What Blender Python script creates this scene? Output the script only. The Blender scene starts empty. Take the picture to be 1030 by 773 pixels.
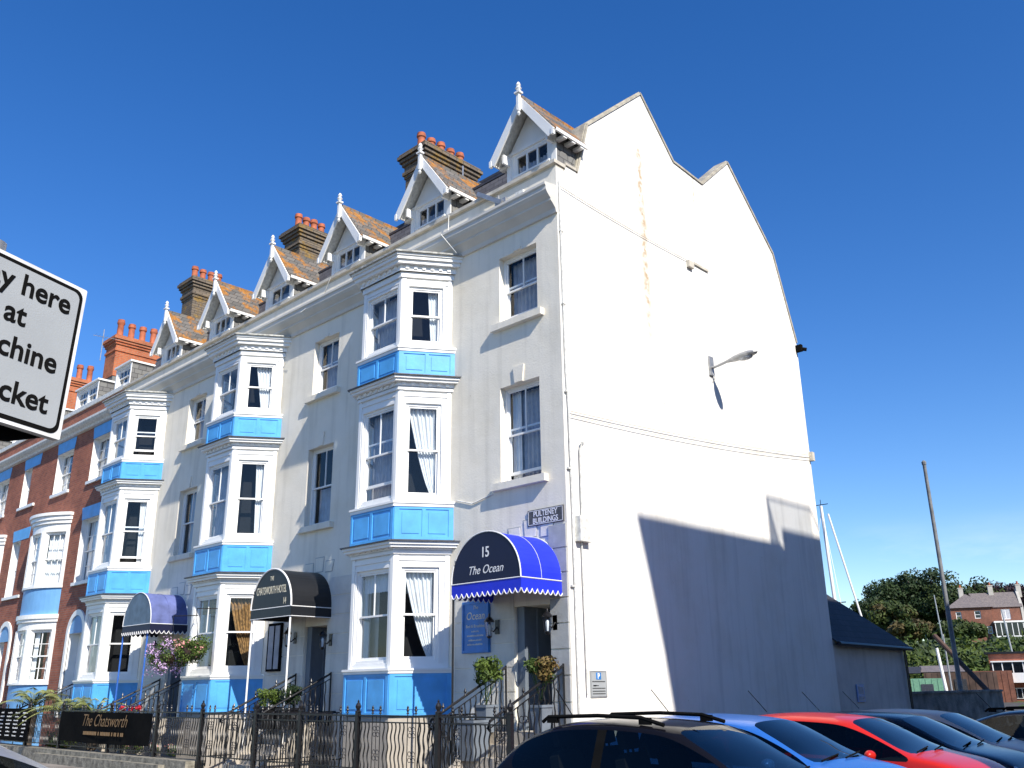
import bpy, bmesh, math, random
from mathutils import Vector as V, Matrix
random.seed(7)
S = bpy.context.scene
C = bpy.data.collections.new('place'); S.collection.children.link(C)
R = math.radians
X, Y, Z = V((1,0,0)), V((0,1,0)), V((0,0,1))

# ---------------------------------------------------------------- materials
def newmat(name):
    m = bpy.data.materials.new(name); m.use_nodes = True
    nt = m.node_tree; b = nt.nodes['Principled BSDF']
    return m, nt, b
def nd(nt, t, **kw):
    n = nt.nodes.new(t)
    for k, v in kw.items():
        if k.startswith('i_'): n.inputs[k[2:].replace('_', ' ')].default_value = v
        else: setattr(n, k, v)
    return n
def ramp(nt, src, stops):
    r = nt.nodes.new('ShaderNodeValToRGB'); e = r.color_ramp.elements
    while len(e) < len(stops): e.new(0.5)
    for el, (p, c) in zip(e, stops):
        el.position = p; el.color = (c[0], c[1], c[2], 1) if not isinstance(c, (int, float)) else (c, c, c, 1)
    nt.links.new(src, r.inputs[0]); return r
def mat(name, col, rough=0.6, metal=0.0, var=0.12, scale=6.0, bump=0.0, bscale=40.0, spec=0.5, coat=0.0, col2=None):
    m, nt, b = newmat(name)
    b.inputs['Roughness'].default_value = rough; b.inputs['Metallic'].default_value = metal
    b.inputs['Specular IOR Level'].default_value = spec
    if coat: b.inputs['Coat Weight'].default_value = coat; b.inputs['Coat Roughness'].default_value = .03
    tc = nd(nt, 'ShaderNodeTexCoord')
    n = nd(nt, 'ShaderNodeTexNoise', i_Scale=scale, i_Detail=5.0); nt.links.new(tc.outputs['Object'], n.inputs['Vector'])
    c2 = col2 or tuple(c*(1-var*2) for c in col); c1 = tuple(min(.95, c*(1+var*.6)) for c in col)
    r = ramp(nt, n.outputs['Fac'], [(.3, c2), (.68, c1)])
    nt.links.new(r.outputs[0], b.inputs['Base Color'])
    if bump:
        n2 = nd(nt, 'ShaderNodeTexNoise', i_Scale=bscale, i_Detail=4.0); nt.links.new(tc.outputs['Object'], n2.inputs['Vector'])
        bp = nd(nt, 'ShaderNodeBump', i_Strength=bump, i_Distance=.02); nt.links.new(n2.outputs['Fac'], bp.inputs['Height'])
        nt.links.new(bp.outputs[0], b.inputs['Normal'])
    return m
def render_wall(name, base, stain, streak=False):
    m, nt, b = newmat(name); b.inputs['Roughness'].default_value = .85; b.inputs['Specular IOR Level'].default_value = .2
    L = nt.links.new
    tc = nd(nt, 'ShaderNodeTexCoord')
    n = nd(nt, 'ShaderNodeTexNoise', i_Scale=.8, i_Detail=8.0, i_Roughness=.65); L(tc.outputs['Object'], n.inputs['Vector'])
    r = ramp(nt, n.outputs['Fac'], [(.3, stain), (.55, base), (1, base)])
    # vertical weather streaks
    mp = nd(nt, 'ShaderNodeMapping'); mp.inputs['Scale'].default_value = (5, 5, .35); L(tc.outputs['Object'], mp.inputs['Vector'])
    n3 = nd(nt, 'ShaderNodeTexNoise', i_Scale=1.0, i_Detail=6.0); L(mp.outputs[0], n3.inputs['Vector'])
    r3 = ramp(nt, n3.outputs['Fac'], [(.32, .86), (.5, 1.0)])
    mx = nd(nt, 'ShaderNodeMix', data_type='RGBA', blend_type='MULTIPLY'); mx.inputs[0].default_value = .8
    L(r.outputs[0], mx.inputs[6]); L(r3.outputs[0], mx.inputs[7]); out = mx.outputs[2]
    # small pock marks
    v = nd(nt, 'ShaderNodeTexNoise', i_Scale=9.0, i_Detail=3.0); L(tc.outputs['Object'], v.inputs['Vector'])
    rv = ramp(nt, v.outputs['Fac'], [(.22, (.5, .45, .36)), (.27, (1, 1, 1))])
    mv = nd(nt, 'ShaderNodeMix', data_type='RGBA', blend_type='MULTIPLY'); mv.inputs[0].default_value = .6
    L(out, mv.inputs[6]); L(rv.outputs[0], mv.inputs[7]); out = mv.outputs[2]
    if streak:   # rust line running down the gable from an old flue
        sx = nd(nt, 'ShaderNodeSeparateXYZ'); L(tc.outputs['Object'], sx.inputs[0])
        wob = nd(nt, 'ShaderNodeTexNoise', i_Scale=.7, i_Detail=3.0); L(tc.outputs['Object'], wob.inputs['Vector'])
        def M(op, a, bb=None, c=None):
            q = nd(nt, 'ShaderNodeMath', operation=op)
            for i, s in enumerate((a, bb, c)):
                if s is None: continue
                if isinstance(s, (int, float)): q.inputs[i].default_value = s
                else: L(s, q.inputs[i])
            return q.outputs[0]
        def streak_mask(y0, w, za, zb):
            y = M('ADD', sx.outputs['Y'], M('MULTIPLY', M('SUBTRACT', wob.outputs['Fac'], .5), .25))
            d = M('ABSOLUTE', M('SUBTRACT', y, y0))
            a = M('SUBTRACT', 1.0, M('DIVIDE', d, w)); a = M('MAXIMUM', a, 0)
            e = nd(nt, 'ShaderNodeMapRange', interpolation_type='SMOOTHSTEP'); L(sx.outputs['Z'], e.inputs[0])
            e.inputs[1].default_value = za; e.inputs[2].default_value = zb
            f = nd(nt, 'ShaderNodeMapRange', interpolation_type='SMOOTHSTEP'); L(sx.outputs['Z'], f.inputs[0])
            f.inputs[1].default_value = zb+2.9; f.inputs[2].default_value = zb+2.7
            return M('MULTIPLY', a, M('MULTIPLY', e.outputs[0], f.outputs[0]))
        n5 = nd(nt, 'ShaderNodeTexNoise', i_Scale=7.0, i_Detail=6.0); L(tc.outputs['Object'], n5.inputs['Vector'])
        k = ramp(nt, n5.outputs['Fac'], [(.4, .25), (.6, 1)])
        ms = M('MULTIPLY', M('ADD', streak_mask(2.82, .16, 7.0, 10.1), M('MULTIPLY', streak_mask(5.0, .05, 11.8, 12.4), .7)), k.outputs[0])
        ms = M('MINIMUM', M('MULTIPLY', ms, 1.15), .9)
        mr = nd(nt, 'ShaderNodeMix', data_type='RGBA'); L(ms, mr.inputs[0]); L(out, mr.inputs[6]); mr.inputs[7].default_value = (.42, .30, .17, 1)
        out = mr.outputs[2]
    L(out, b.inputs['Base Color'])
    n2 = nd(nt, 'ShaderNodeTexNoise', i_Scale=28.0, i_Detail=4.0); L(tc.outputs['Object'], n2.inputs['Vector'])
    n4 = nd(nt, 'ShaderNodeTexNoise', i_Scale=1.6, i_Detail=3.0); L(tc.outputs['Object'], n4.inputs['Vector'])
    ad = nd(nt, 'ShaderNodeMath', operation='MULTIPLY_ADD'); L(n4.outputs['Fac'], ad.inputs[0]); ad.inputs[1].default_value = 3.0; L(n2.outputs['Fac'], ad.inputs[2])
    bp = nd(nt, 'ShaderNodeBump', i_Strength=.3, i_Distance=.012); L(ad.outputs[0], bp.inputs['Height']); L(bp.outputs[0], b.inputs['Normal'])
    return m
def brick_mat(name, c1, c2, mortar, axis='XZ'):
    m, nt, b = newmat(name); b.inputs['Roughness'].default_value = .9; L = nt.links.new
    tc = nd(nt, 'ShaderNodeTexCoord'); sx = nd(nt, 'ShaderNodeSeparateXYZ'); L(tc.outputs['Object'], sx.inputs[0])
    cb = nd(nt, 'ShaderNodeCombineXYZ')
    ad = nd(nt, 'ShaderNodeMath', operation='ADD'); L(sx.outputs['X'], ad.inputs[0]); L(sx.outputs['Y'], ad.inputs[1])
    L(ad.outputs[0], cb.inputs[0]); L(sx.outputs['Z'], cb.inputs[1])
    br = nd(nt, 'ShaderNodeTexBrick', i_Scale=1.0); br.inputs['Brick Width'].default_value = .225; br.inputs['Row Height'].default_value = .075
    br.inputs['Mortar Size'].default_value = .008; br.inputs['Bias'].default_value = -.1
    br.inputs['Color1'].default_value = (*c1, 1); br.inputs['Color2'].default_value = (*c2, 1); br.inputs['Mortar'].default_value = (*mortar, 1)
    L(cb.outputs[0], br.inputs['Vector'])
    n = nd(nt, 'ShaderNodeTexNoise', i_Scale=1.2, i_Detail=7.0, i_Roughness=.7); L(tc.outputs['Object'], n.inputs['Vector'])
    r = ramp(nt, n.outputs['Fac'], [(.3, .62), (.7, 1.15)])
    mx = nd(nt, 'ShaderNodeMix', data_type='RGBA', blend_type='MULTIPLY'); mx.inputs[0].default_value = 1
    L(br.outputs['Color'], mx.inputs[6]); L(r.outputs[0], mx.inputs[7]); L(mx.outputs[2], b.inputs['Base Color'])
    bp = nd(nt, 'ShaderNodeBump', i_Strength=.5, i_Distance=.008, invert=True); L(br.outputs['Fac'], bp.inputs['Height']); L(bp.outputs[0], b.inputs['Normal'])
    return m
def slate_mat(name, base, dark, lichen=0.5, row=.16, scale=1.0, lich=(.36, .16, .03)):
    m, nt, b = newmat(name); b.inputs['Roughness'].default_value = .75; L = nt.links.new
    tc = nd(nt, 'ShaderNodeTexCoord'); sx = nd(nt, 'ShaderNodeSeparateXYZ'); L(tc.outputs['Object'], sx.inputs[0])
    cb = nd(nt, 'ShaderNodeCombineXYZ'); ad = nd(nt, 'ShaderNodeMath', operation='ADD'); L(sx.outputs['X'], ad.inputs[0]); L(sx.outputs['Y'], ad.inputs[1])
    L(ad.outputs[0], cb.inputs[0]); L(sx.outputs['Z'], cb.inputs[1])
    br = nd(nt, 'ShaderNodeTexBrick', i_Scale=scale); br.inputs['Brick Width'].default_value = .26; br.inputs['Row Height'].default_value = row
    br.inputs['Mortar Size'].default_value = .008; br.inputs['Color1'].default_value = (*base, 1); br.inputs['Color2'].default_value = (*dark, 1)
    br.inputs['Mortar'].default_value = tuple(c*.3 for c in dark)+(1,)
    L(cb.outputs[0], br.inputs['Vector'])
    n = nd(nt, 'ShaderNodeTexNoise', i_Scale=1.9, i_Detail=9.0, i_Roughness=.72); L(tc.outputs['Object'], n.inputs['Vector'])
    lo = .72-lichen*.36
    r = ramp(nt, n.outputs['Fac'], [(lo, 0.0), (lo+.07, 1.0)])
    mx = nd(nt, 'ShaderNodeMix', data_type='RGBA'); L(r.outputs[0], mx.inputs[0]); L(br.outputs['Color'], mx.inputs[6])
    n6 = nd(nt, 'ShaderNodeTexNoise', i_Scale=14.0, i_Detail=4.0); L(tc.outputs['Object'], n6.inputs['Vector'])
    r6 = ramp(nt, n6.outputs['Fac'], [(.35, tuple(c*.5 for c in lich)), (.65, lich)]); L(r6.outputs[0], mx.inputs[7])
    L(mx.outputs[2], b.inputs['Base Color'])
    bp = nd(nt, 'ShaderNodeBump', i_Strength=.6, i_Distance=.015, invert=True); L(br.outputs['Fac'], bp.inputs['Height']); L(bp.outputs[0], b.inputs['Normal'])
    return m
def glass_mat(name, tint=(.9, .95, 1), base_reflect=.045, shadow_alpha=None):
    m = bpy.data.materials.new(name); m.use_nodes = True; nt = m.node_tree; nt.nodes.clear(); L = nt.links.new
    o = nd(nt, 'ShaderNodeOutputMaterial'); t = nd(nt, 'ShaderNodeBsdfTransparent'); t.inputs[0].default_value = (*tint, 1)
    g = nd(nt, 'ShaderNodeBsdfGlossy', i_Roughness=.015); f0 = nd(nt, 'ShaderNodeLayerWeight', i_Blend=.5); f = nd(nt, 'ShaderNodeMath', operation='POWER'); L(f0.outputs['Facing'], f.inputs[0]); f.inputs[1].default_value = 4.0
    tc = nd(nt, 'ShaderNodeTexCoord'); n = nd(nt, 'ShaderNodeTexNoise', i_Scale=2.2, i_Detail=1.0); L(tc.outputs['Object'], n.inputs['Vector'])
    bp = nd(nt, 'ShaderNodeBump', i_Strength=.12, i_Distance=.02); L(n.outputs['Fac'], bp.inputs['Height']); L(bp.outputs[0], g.inputs['Normal'])
    ma = nd(nt, 'ShaderNodeMath', operation='ADD'); L(f.outputs[0], ma.inputs[0]); ma.inputs[1].default_value = base_reflect; ma.use_clamp = True
    mx = nd(nt, 'ShaderNodeMixShader'); L(ma.outputs[0], mx.inputs[0]); L(t.outputs[0], mx.inputs[1]); L(g.outputs[0], mx.inputs[2]); L(mx.outputs[0], o.inputs[0])
    return m
def leaf_mat(name, dark, light, sc=3.0, trans=.25):
    m, nt, b = newmat(name); b.inputs['Roughness'].default_value = .6; L = nt.links.new
    g = nd(nt, 'ShaderNodeTexCoord'); n = nd(nt, 'ShaderNodeTexNoise', i_Scale=sc, i_Detail=4.0); L(g.outputs['Object'], n.inputs['Vector'])
    r = ramp(nt, n.outputs['Fac'], [(.3, dark), (.7, light)]); L(r.outputs[0], b.inputs['Base Color'])
    b.inputs['Specular IOR Level'].default_value = .25
    return m
M = {}
M['white_wall'] = render_wall('white_render', (.83, .78, .675), (.75, .695, .575))
M['gable'] = render_wall('white_gable_render', (.82, .81, .775), (.75, .725, .665), True)
M['ashlar'] = render_wall('cream_ashlar', (.70, .68, .62), (.55, .52, .46))
M['shadedrender'] = render_wall('shade_darkened_beige_render', (.44, .40, .34), (.32, .29, .25))  # beige base render, darkened to paint in the shade behind the railings
M['grey_quoin'] = mat('grey_quoin', (.42, .43, .43), .8, var=.08, bump=.2)
M['shedwall'] = render_wall('grey_render', (.62, .60, .57), (.48, .46, .44))
M['white'] = mat('white_gloss_paint', (.84, .84, .82), .35, var=.03, scale=3, bump=.05, bscale=12)
M['dirtywhite'] = mat('weathered_white_paint', (.70, .70, .66), .5, var=.14, scale=14, bump=.15, bscale=60)
M['blue'] = mat('sky_blue_paint', (.085, .385, .80), .42, var=.09, scale=3.5, bump=.05, bscale=15)
M['paleblue'] = mat('powder_blue_paint', (.16, .38, .68), .5, var=.05, scale=3)
M['cornice'] = mat('cornice_paint', (.62, .60, .55), .7, var=.05, scale=2, bump=.08, bscale=20)
M['copingpaint'] = mat('cream_coping_paint', (.58, .54, .46), .7, var=.12, scale=4, bump=.15, bscale=30)
M['lead'] = mat('lead_flashing', (.05, .055, .07), .45, var=.2, scale=9, bump=.2)
M['leadlight'] = mat('weathered_lead', (.45, .45, .42), .6, var=.3, scale=12, bump=.5)
M['stone'] = mat('weathered_stone', (.42, .39, .32), .9, var=.18, scale=5, bump=.5)
M['brick'] = brick_mat('red_brick', (.42, .13, .07), (.29, .08, .05), (.28, .19, .14))
M['brick_orange'] = brick_mat('orange_brick', (.50, .14, .05), (.40, .10, .04), (.35, .22, .14))
M['brick_old'] = brick_mat('old_stock_brick', (.16, .11, .075), (.10, .075, .055), (.10, .085, .07))
M['stonestack'] = slate_mat('lichen_stone', (.18, .14, .095), (.12, .095, .07), .56, .09, lich=(.28, .17, .04))
M['pot'] = mat('terracotta_pot', (.42, .12, .055), .8, var=.2, scale=6)
M['slate'] = slate_mat('slate_roof', (.10, .10, .11), (.065, .065, .075), .15)
M['slate_lichen'] = slate_mat('lichened_slate_roof', (.17, .155, .135), (.10, .095, .085), .66, lich=(.42, .18, .03))
M['cheek'] = slate_mat('slate_cheek', (.20, .20, .19), (.14, .14, .14), .12)
M['darkroof'] = slate_mat('dark_slate_roof', (.035, .036, .045), (.022, .023, .03), .12, lich=(.12, .06, .03))
M['glass'] = glass_mat('window_glass')
M['tintglass'] = glass_mat('terrace_glass', (.62, .64, .66), .12)
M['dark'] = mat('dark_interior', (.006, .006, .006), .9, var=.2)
M['curtain'] = mat('white_curtain', (.78, .78, .76), .9, var=.05)
M['net'] = mat('grey_curtain', (.42, .43, .46), .9, var=.1)
M['gold'] = mat('gold_patterned_curtain', (.36, .20, .07), .7, var=.35, scale=16)
M['door'] = mat('grey_door_paint', (.16, .19, .23), .45, var=.05)
M['doordark'] = mat('black_door_paint', (.02, .022, .026), .4, var=.1)
M['iron'] = mat('black_iron_paint', (.012, .012, .014), .35, var=.2, scale=30, bump=.1)
M['awn_blue'] = mat('royal_blue_canvas', (.012, .03, .62), .55, var=.06, scale=3, bump=.15, bscale=5)
M['awn_navy'] = mat('navy_canvas', (.004, .006, .035), .5, var=.08, scale=3)
M['awn_black'] = mat('black_canvas', (.010, .011, .014), .42, var=.1, scale=3, bump=.15, bscale=5)
M['awn_faded'] = mat('faded_blue_canvas', (.12, .15, .36), .8, var=.2, scale=3, bump=.15, bscale=5)
M['awn_teal'] = mat('faded_teal_canvas', (.13, .20, .27), .7, var=.15, scale=4)
M['piping'] = mat('white_piping', (.8, .8, .8), .5, var=.02)
M['bluepole'] = mat('blue_pole_paint', (.03, .13, .5), .4)
M['cream'] = mat('cream_lettering', (.75, .68, .5), .5, var=.02)
M['goldtext'] = mat('gold_lettering', (.26, .15, .06), .5, var=.05)
M['black'] = mat('matt_black', (.008, .008, .008), .85, spec=.03)
M['plaque'] = mat('street_plate', (.085, .085, .09), .6, var=.2, scale=20)
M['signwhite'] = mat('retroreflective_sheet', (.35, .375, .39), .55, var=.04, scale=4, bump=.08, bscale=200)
M['signedge'] = mat('white_sign_edge', (.75, .76, .76), .5)
M['signblue'] = mat('blue_sign_board', (.03, .20, .55), .45)
M['galv'] = mat('galvanised_steel', (.42, .43, .44), .45, metal=.6, var=.15, scale=9)
M['greypole'] = mat('grey_pole', (.20, .21, .22), .6, var=.2, scale=5)
M['asphalt'] = mat('asphalt', (.085, .078, .070), .9, var=.25, scale=2, bump=.6, bscale=120)
M['pave'] = mat('paving_slabs', (.26, .23, .20), .9, var=.2, scale=1.5, bump=.5, bscale=60)
M['kerb'] = mat('old_kerb_stone', (.27, .25, .20), .9, var=.3, scale=7, bump=.9, bscale=25)
M['concrete'] = mat('rough_concrete', (.22, .22, .21), .95, var=.3, scale=2.5, bump=1, bscale=20)
M['rubber'] = mat('tyre_rubber', (.02, .02, .02), .8)
M['rim'] = mat('alloy_rim', (.5, .5, .52), .3, metal=.8)
M['carglass'] = mat('dark_car_glass', (.006, .008, .012), .03, var=.1, spec=.6)
M['carwin'] = glass_mat('tinted_car_window', (.30, .34, .34), .03)
M['seat'] = mat('dark_seat_fabric', (.03, .03, .033), .8)
M['lampglass'] = mat('headlight_glass', (.45, .47, .5), .08, var=.3, scale=30, spec=.8)
M['redlens'] = mat('red_tail_lens', (.35, .01, .01), .1)
M['planter'] = mat('slate_grey_planter', (.17, .20, .24), .5)
M['leaf'] = leaf_mat('shrub_leaf', (.025, .05, .012), (.10, .15, .03), 30)
M['leaf_red'] = leaf_mat('autumn_leaf', (.10, .05, .02), (.20, .16, .05), 30)
M['boxwood'] = leaf_mat('boxwood_leaf', (.035, .065, .01), (.12, .17, .03), 30)
M['palm'] = leaf_mat('palm_leaf', (.11, .14, .03), (.34, .36, .13), 5)
M['petal'] = leaf_mat('lilac_petal', (.34, .17, .42), (.70, .55, .75), 50)
M['petal_pink'] = leaf_mat('pink_petal', (.65, .20, .22), (.75, .45, .40), 50)
M['petal_red'] = leaf_mat('red_petal', (.45, .01, .02), (.7, .05, .06), 50)
M['tree'] = leaf_mat('dark_tree_leaf', (.012, .026, .010), (.035, .06, .018), .5)
M['tree2'] = leaf_mat('green_tree_leaf', (.022, .040, .010), (.060, .080, .020), .5)
M['tree3'] = leaf_mat('brown_green_leaf', (.05, .04, .015), (.11, .085, .03), .5)
M['tree4'] = leaf_mat('copper_leaf', (.022, .012, .018), (.05, .03, .035), .5)
M['hedge'] = leaf_mat('hedge_leaf', (.018, .038, .008), (.085, .12, .02), .4)
M['bark'] = mat('bark', (.08, .06, .045), .9, var=.3)
M['grass'] = mat('rough_grass', (.06, .09, .025), .95, var=.3, scale=.3)
M['water'] = mat('harbour_water', (.02, .05, .06), .08, var=.1, scale=.2, bump=.3, bscale=1.5)
M['pinkbrick'] = brick_mat('pink_brick', (.24, .09, .055), (.18, .065, .04), (.2, .13, .10))
M['hroof'] = slate_mat('grey_house_roof', (.20, .17, .16), (.15, .13, .13), .15)
M['green'] = mat('green_shed_paint', (.16, .34, .22), .7)
M['brownwood'] = mat('brown_shed_boards', (.10, .06, .045), .9, var=.3, scale=1)
M['greyblock'] = render_wall('block_render', (.5, .48, .44), (.4, .38, .34))

# ---------------------------------------------------------------- mesh helpers
class Fr:
    def __init__(s, o, u, v, n=None):
        s.o, s.u, s.v = V(o), V(u).normalized(), V(v).normalized(); s.n = V(n) if n else s.u.cross(s.v)
    def p(s, a, b, c=0): return s.o+s.u*a+s.v*b+s.n*c
FAC = Fr((0,0,0), X, Z)                    # facade: u=+x, v=+z, n=-y
GAB = Fr((0,0,0), Y, Z)                    # gable:  u=+y, v=+z, n=+x
WLD = Fr((0,0,0), X, Y)                    # world:  u=x v=y n=z
class MB:
    def __init__(s): s.v = []; s.f = []; s.m = []
    def face(s, pts, mi=0):
        i = len(s.v); s.v += [tuple(p) for p in pts]; s.f.append(tuple(range(i, i+len(pts)))); s.m.append(mi); return s
    def box(s, fr, a0, a1, b0, b1, c0, c1, mi=0):
        P = [fr.p(a, b, c) for c in (c0, c1) for b in (b0, b1) for a in (a0, a1)]
        for q in ((4,5,7,6), (1,0,2,3), (0,1,5,4), (3,2,6,7), (1,3,7,5), (2,0,4,6)): s.face([P[i] for i in q], mi)
        return s
    def prism(s, pts, z0, z1, mi=0, top=True, bottom=True):      # pts: (x,y) CCW from above
        n = len(pts)
        for i in range(n):
            a, b = pts[i], pts[(i+1) % n]
            s.face([(a[0],a[1],z0), (b[0],b[1],z0), (b[0],b[1],z1), (a[0],a[1],z1)], mi)
        if top: s.face([(p[0],p[1],z1) for p in pts], mi)
        if bottom: s.face([(p[0],p[1],z0) for p in reversed(pts)], mi)
        return s
    def extr(s, fr, pts, c0, c1, mi=0, caps=True):               # polygon in (u,v), CCW, extruded along n
        n = len(pts)
        for i in range(n):
            a, b = pts[i], pts[(i+1) % n]
            s.face([fr.p(a[0],a[1],c0), fr.p(b[0],b[1],c0), fr.p(b[0],b[1],c1), fr.p(a[0],a[1],c1)], mi)
        if caps:
            s.face([fr.p(p[0],p[1],c1) for p in pts], mi); s.face([fr.p(p[0],p[1],c0) for p in reversed(pts)], mi)
        return s
    def tube(s, pts, r, k=8, mi=0, r2=None, cap=True):
        pts = [V(p) for p in pts]; rings = []
        n = len(pts)
        for i, p in enumerate(pts):
            d = (pts[min(i+1, n-1)]-pts[max(i-1, 0)]).normalized()
            a = d.cross(Z if abs(d.z) < .9 else X).normalized(); b = d.cross(a)
            rr = (r if r2 is None else r+(r2-r)*i/(n-1)) if not isinstance(r, (list, tuple)) else r[i]
            base = len(s.v)
            s.v += [tuple(p+(a*math.cos(t*2*math.pi/k)+b*math.sin(t*2*math.pi/k))*rr) for t in range(k)]
            rings.append(base)
        for q in range(n-1):
            for t in range(k):
                a0, a1 = rings[q]+t, rings[q]+(t+1) % k; b0, b1 = rings[q+1]+t, rings[q+1]+(t+1) % k
                s.f.append((a0, b0, b1, a1)); s.m.append(mi)
        if cap:
            s.f.append(tuple(rings[0]+t for t in range(k))); s.m.append(mi)
            s.f.append(tuple(rings[-1]+t for t in reversed(range(k)))); s.m.append(mi)
        return s
    def lathe(s, o, prof, k=12, mi=0, ax=Z):
        o = V(o); a = ax.orthogonal().normalized(); b = ax.cross(a); base = len(s.v)
        for r, z in prof: s.v += [tuple(o+ax*z+(a*math.cos(t*2*math.pi/k)+b*math.sin(t*2*math.pi/k))*max(r, .0005)) for t in range(k)]
        for i in range(len(prof)-1):
            for t in range(k):
                s.f.append((base+i*k+t, base+i*k+(t+1) % k, base+(i+1)*k+(t+1) % k, base+(i+1)*k+t)); s.m.append(mi)
        s.f.append(tuple(base+t for t in reversed(range(k)))); s.m.append(mi)
        e = base+(len(prof)-1)*k; s.f.append(tuple(e+t for t in range(k))); s.m.append(mi)
        return s
    def blob(s, c, rx, ry, rz, k=8, mi=0):
        prof = [(math.sin(math.pi*i/k), -math.cos(math.pi*i/k)) for i in range(k+1)]
        base = len(s.v); s.lathe((0,0,0), prof, k*2, mi)
        for i in range(base, len(s.v)):
            x, y, z = s.v[i]; s.v[i] = (c[0]+x*rx, c[1]+y*ry, c[2]+z*rz)
        return s
    def leaves(s, c, rad, n, size, mi=0, flat=0.0, shell=.35):
        c = V(c)
        for _ in range(n):
            d = V((random.gauss(0,1), random.gauss(0,1), random.gauss(0,1))).normalized()
            q = random.random()**shell
            p = c+V((d.x*rad[0]*q, d.y*rad[1]*q, d.z*rad[2]*q))
            nn = (d+V((random.uniform(-1,1), random.uniform(-1,1), random.uniform(-1,1)))*.8).normalized()
            a = nn.orthogonal().normalized(); a = Matrix.Rotation(random.uniform(0,6.28), 3, nn) @ a; b = nn.cross(a)
            sz = size*random.uniform(.6, 1.3)
            s.face([p+a*sz, p+b*sz*.5, p-a*sz, p-b*sz*.5], mi)
        return s
    def build(s, name, mats, parent=None, smooth=False, bevel=0):
        me = bpy.data.meshes.new(name); me.from_pydata(s.v, [], s.f)
        mats = mats if isinstance(mats, (list, tuple)) else [mats]
        for m in mats: me.materials.append(M[m] if isinstance(m, str) else m)
        me.polygons.foreach_set('material_index', s.m)
        if smooth: me.polygons.foreach_set('use_smooth', [True]*len(s.f))
        me.update(); o = bpy.data.objects.new(name, me); C.objects.link(o)
        if smooth:
            try: me.set_sharp_from_angle(angle=R(38))
            except Exception: pass
        attach(o, parent)
        if bevel:
            b = o.modifiers.new('edge', 'BEVEL'); b.width = bevel; b.segments = 2; b.limit_method = 'ANGLE'; b.angle_limit = R(40)
        return o
def attach(o, parent):
    if parent is not None:
        o.parent = parent
        o.matrix_parent_inverse = (Matrix.Translation(parent.location) @ Matrix.Rotation(parent.rotation_euler.z, 4, 'Z')).inverted() if parent.type == 'EMPTY' else Matrix.Identity(4)
def tag(o, label=None, cat=None, group=None, kind=None):
    if label: o['label'] = label
    if cat: o['category'] = cat
    if group: o['group'] = group
    if kind: o['kind'] = kind
    return o
def thing(name, label, cat, loc=(0,0,0), group=None):
    o = bpy.data.objects.new(name, None); C.objects.link(o); o.location = loc; o.empty_display_size = .2
    return tag(o, label, cat, group)
def text(name, s, fr, a, b, size, m, parent, align='CENTER', shear=0, xs=1.0, off=0.0, c=.004, spacing=1.0):
    cu = bpy.data.curves.new(name, 'FONT'); cu.body = s; cu.size = size; cu.align_x = align; cu.shear = shear; cu.offset = off; cu.extrude = .001; cu.space_character = spacing
    cu.resolution_u = 4
    t = bpy.data.objects.new('t', cu); C.objects.link(t); bpy.context.view_layer.update()
    me = bpy.data.meshes.new_from_object(t.evaluated_get(bpy.context.evaluated_depsgraph_get()))
    bpy.data.objects.remove(t); bpy.data.curves.remove(cu)
    for v in me.vertices: v.co = fr.p(a+v.co.x*xs, b+v.co.y, c+v.co.z)
    me.materials.clear(); me.materials.append(M[m]); me.name = name
    o = bpy.data.objects.new(name, me); C.objects.link(o); attach(o, parent); return o

# wall sheet with rectangular openings and reveals
def holed(mb, fr, a0, a1, b0, b1, ops, depth=.2, mi=0, rmi=None, off=0.0):
    us = sorted({a0, a1, *[o[0] for o in ops], *[o[1] for o in ops]}); vs = sorted({b0, b1, *[o[2] for o in ops], *[o[3] for o in ops]})
    us = [u for u in us if a0 <= u <= a1]; vs = [v for v in vs if b0 <= v <= b1]
    for i in range(len(us)-1):
        for j in range(len(vs)-1):
            cu, cv = (us[i]+us[i+1])/2, (vs[j]+vs[j+1])/2
            if any(o[0] < cu < o[1] and o[2] < cv < o[3] for o in ops): continue
            mb.face([fr.p(us[i], vs[j], off), fr.p(us[i+1], vs[j], off), fr.p(us[i+1], vs[j+1], off), fr.p(us[i], vs[j+1], off)], mi)
    r = mi if rmi is None else rmi
    for (p, q, s, t, *dd) in ops:
        d = dd[0] if dd else depth
        mb.face([fr.p(p,s,off), fr.p(p,t,off), fr.p(p,t,off-d), fr.p(p,s,off-d)], r)
        mb.face([fr.p(q,t,off), fr.p(q,s,off), fr.p(q,s,off-d), fr.p(q,t,off-d)], r)
        mb.face([fr.p(p,t,off), fr.p(q,t,off), fr.p(q,t,off-d), fr.p(p,t,off-d)], r)
        mb.face([fr.p(q,s,off), fr.p(p,s,off), fr.p(p,s,off-d), fr.p(q,s,off-d)], r)

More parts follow.
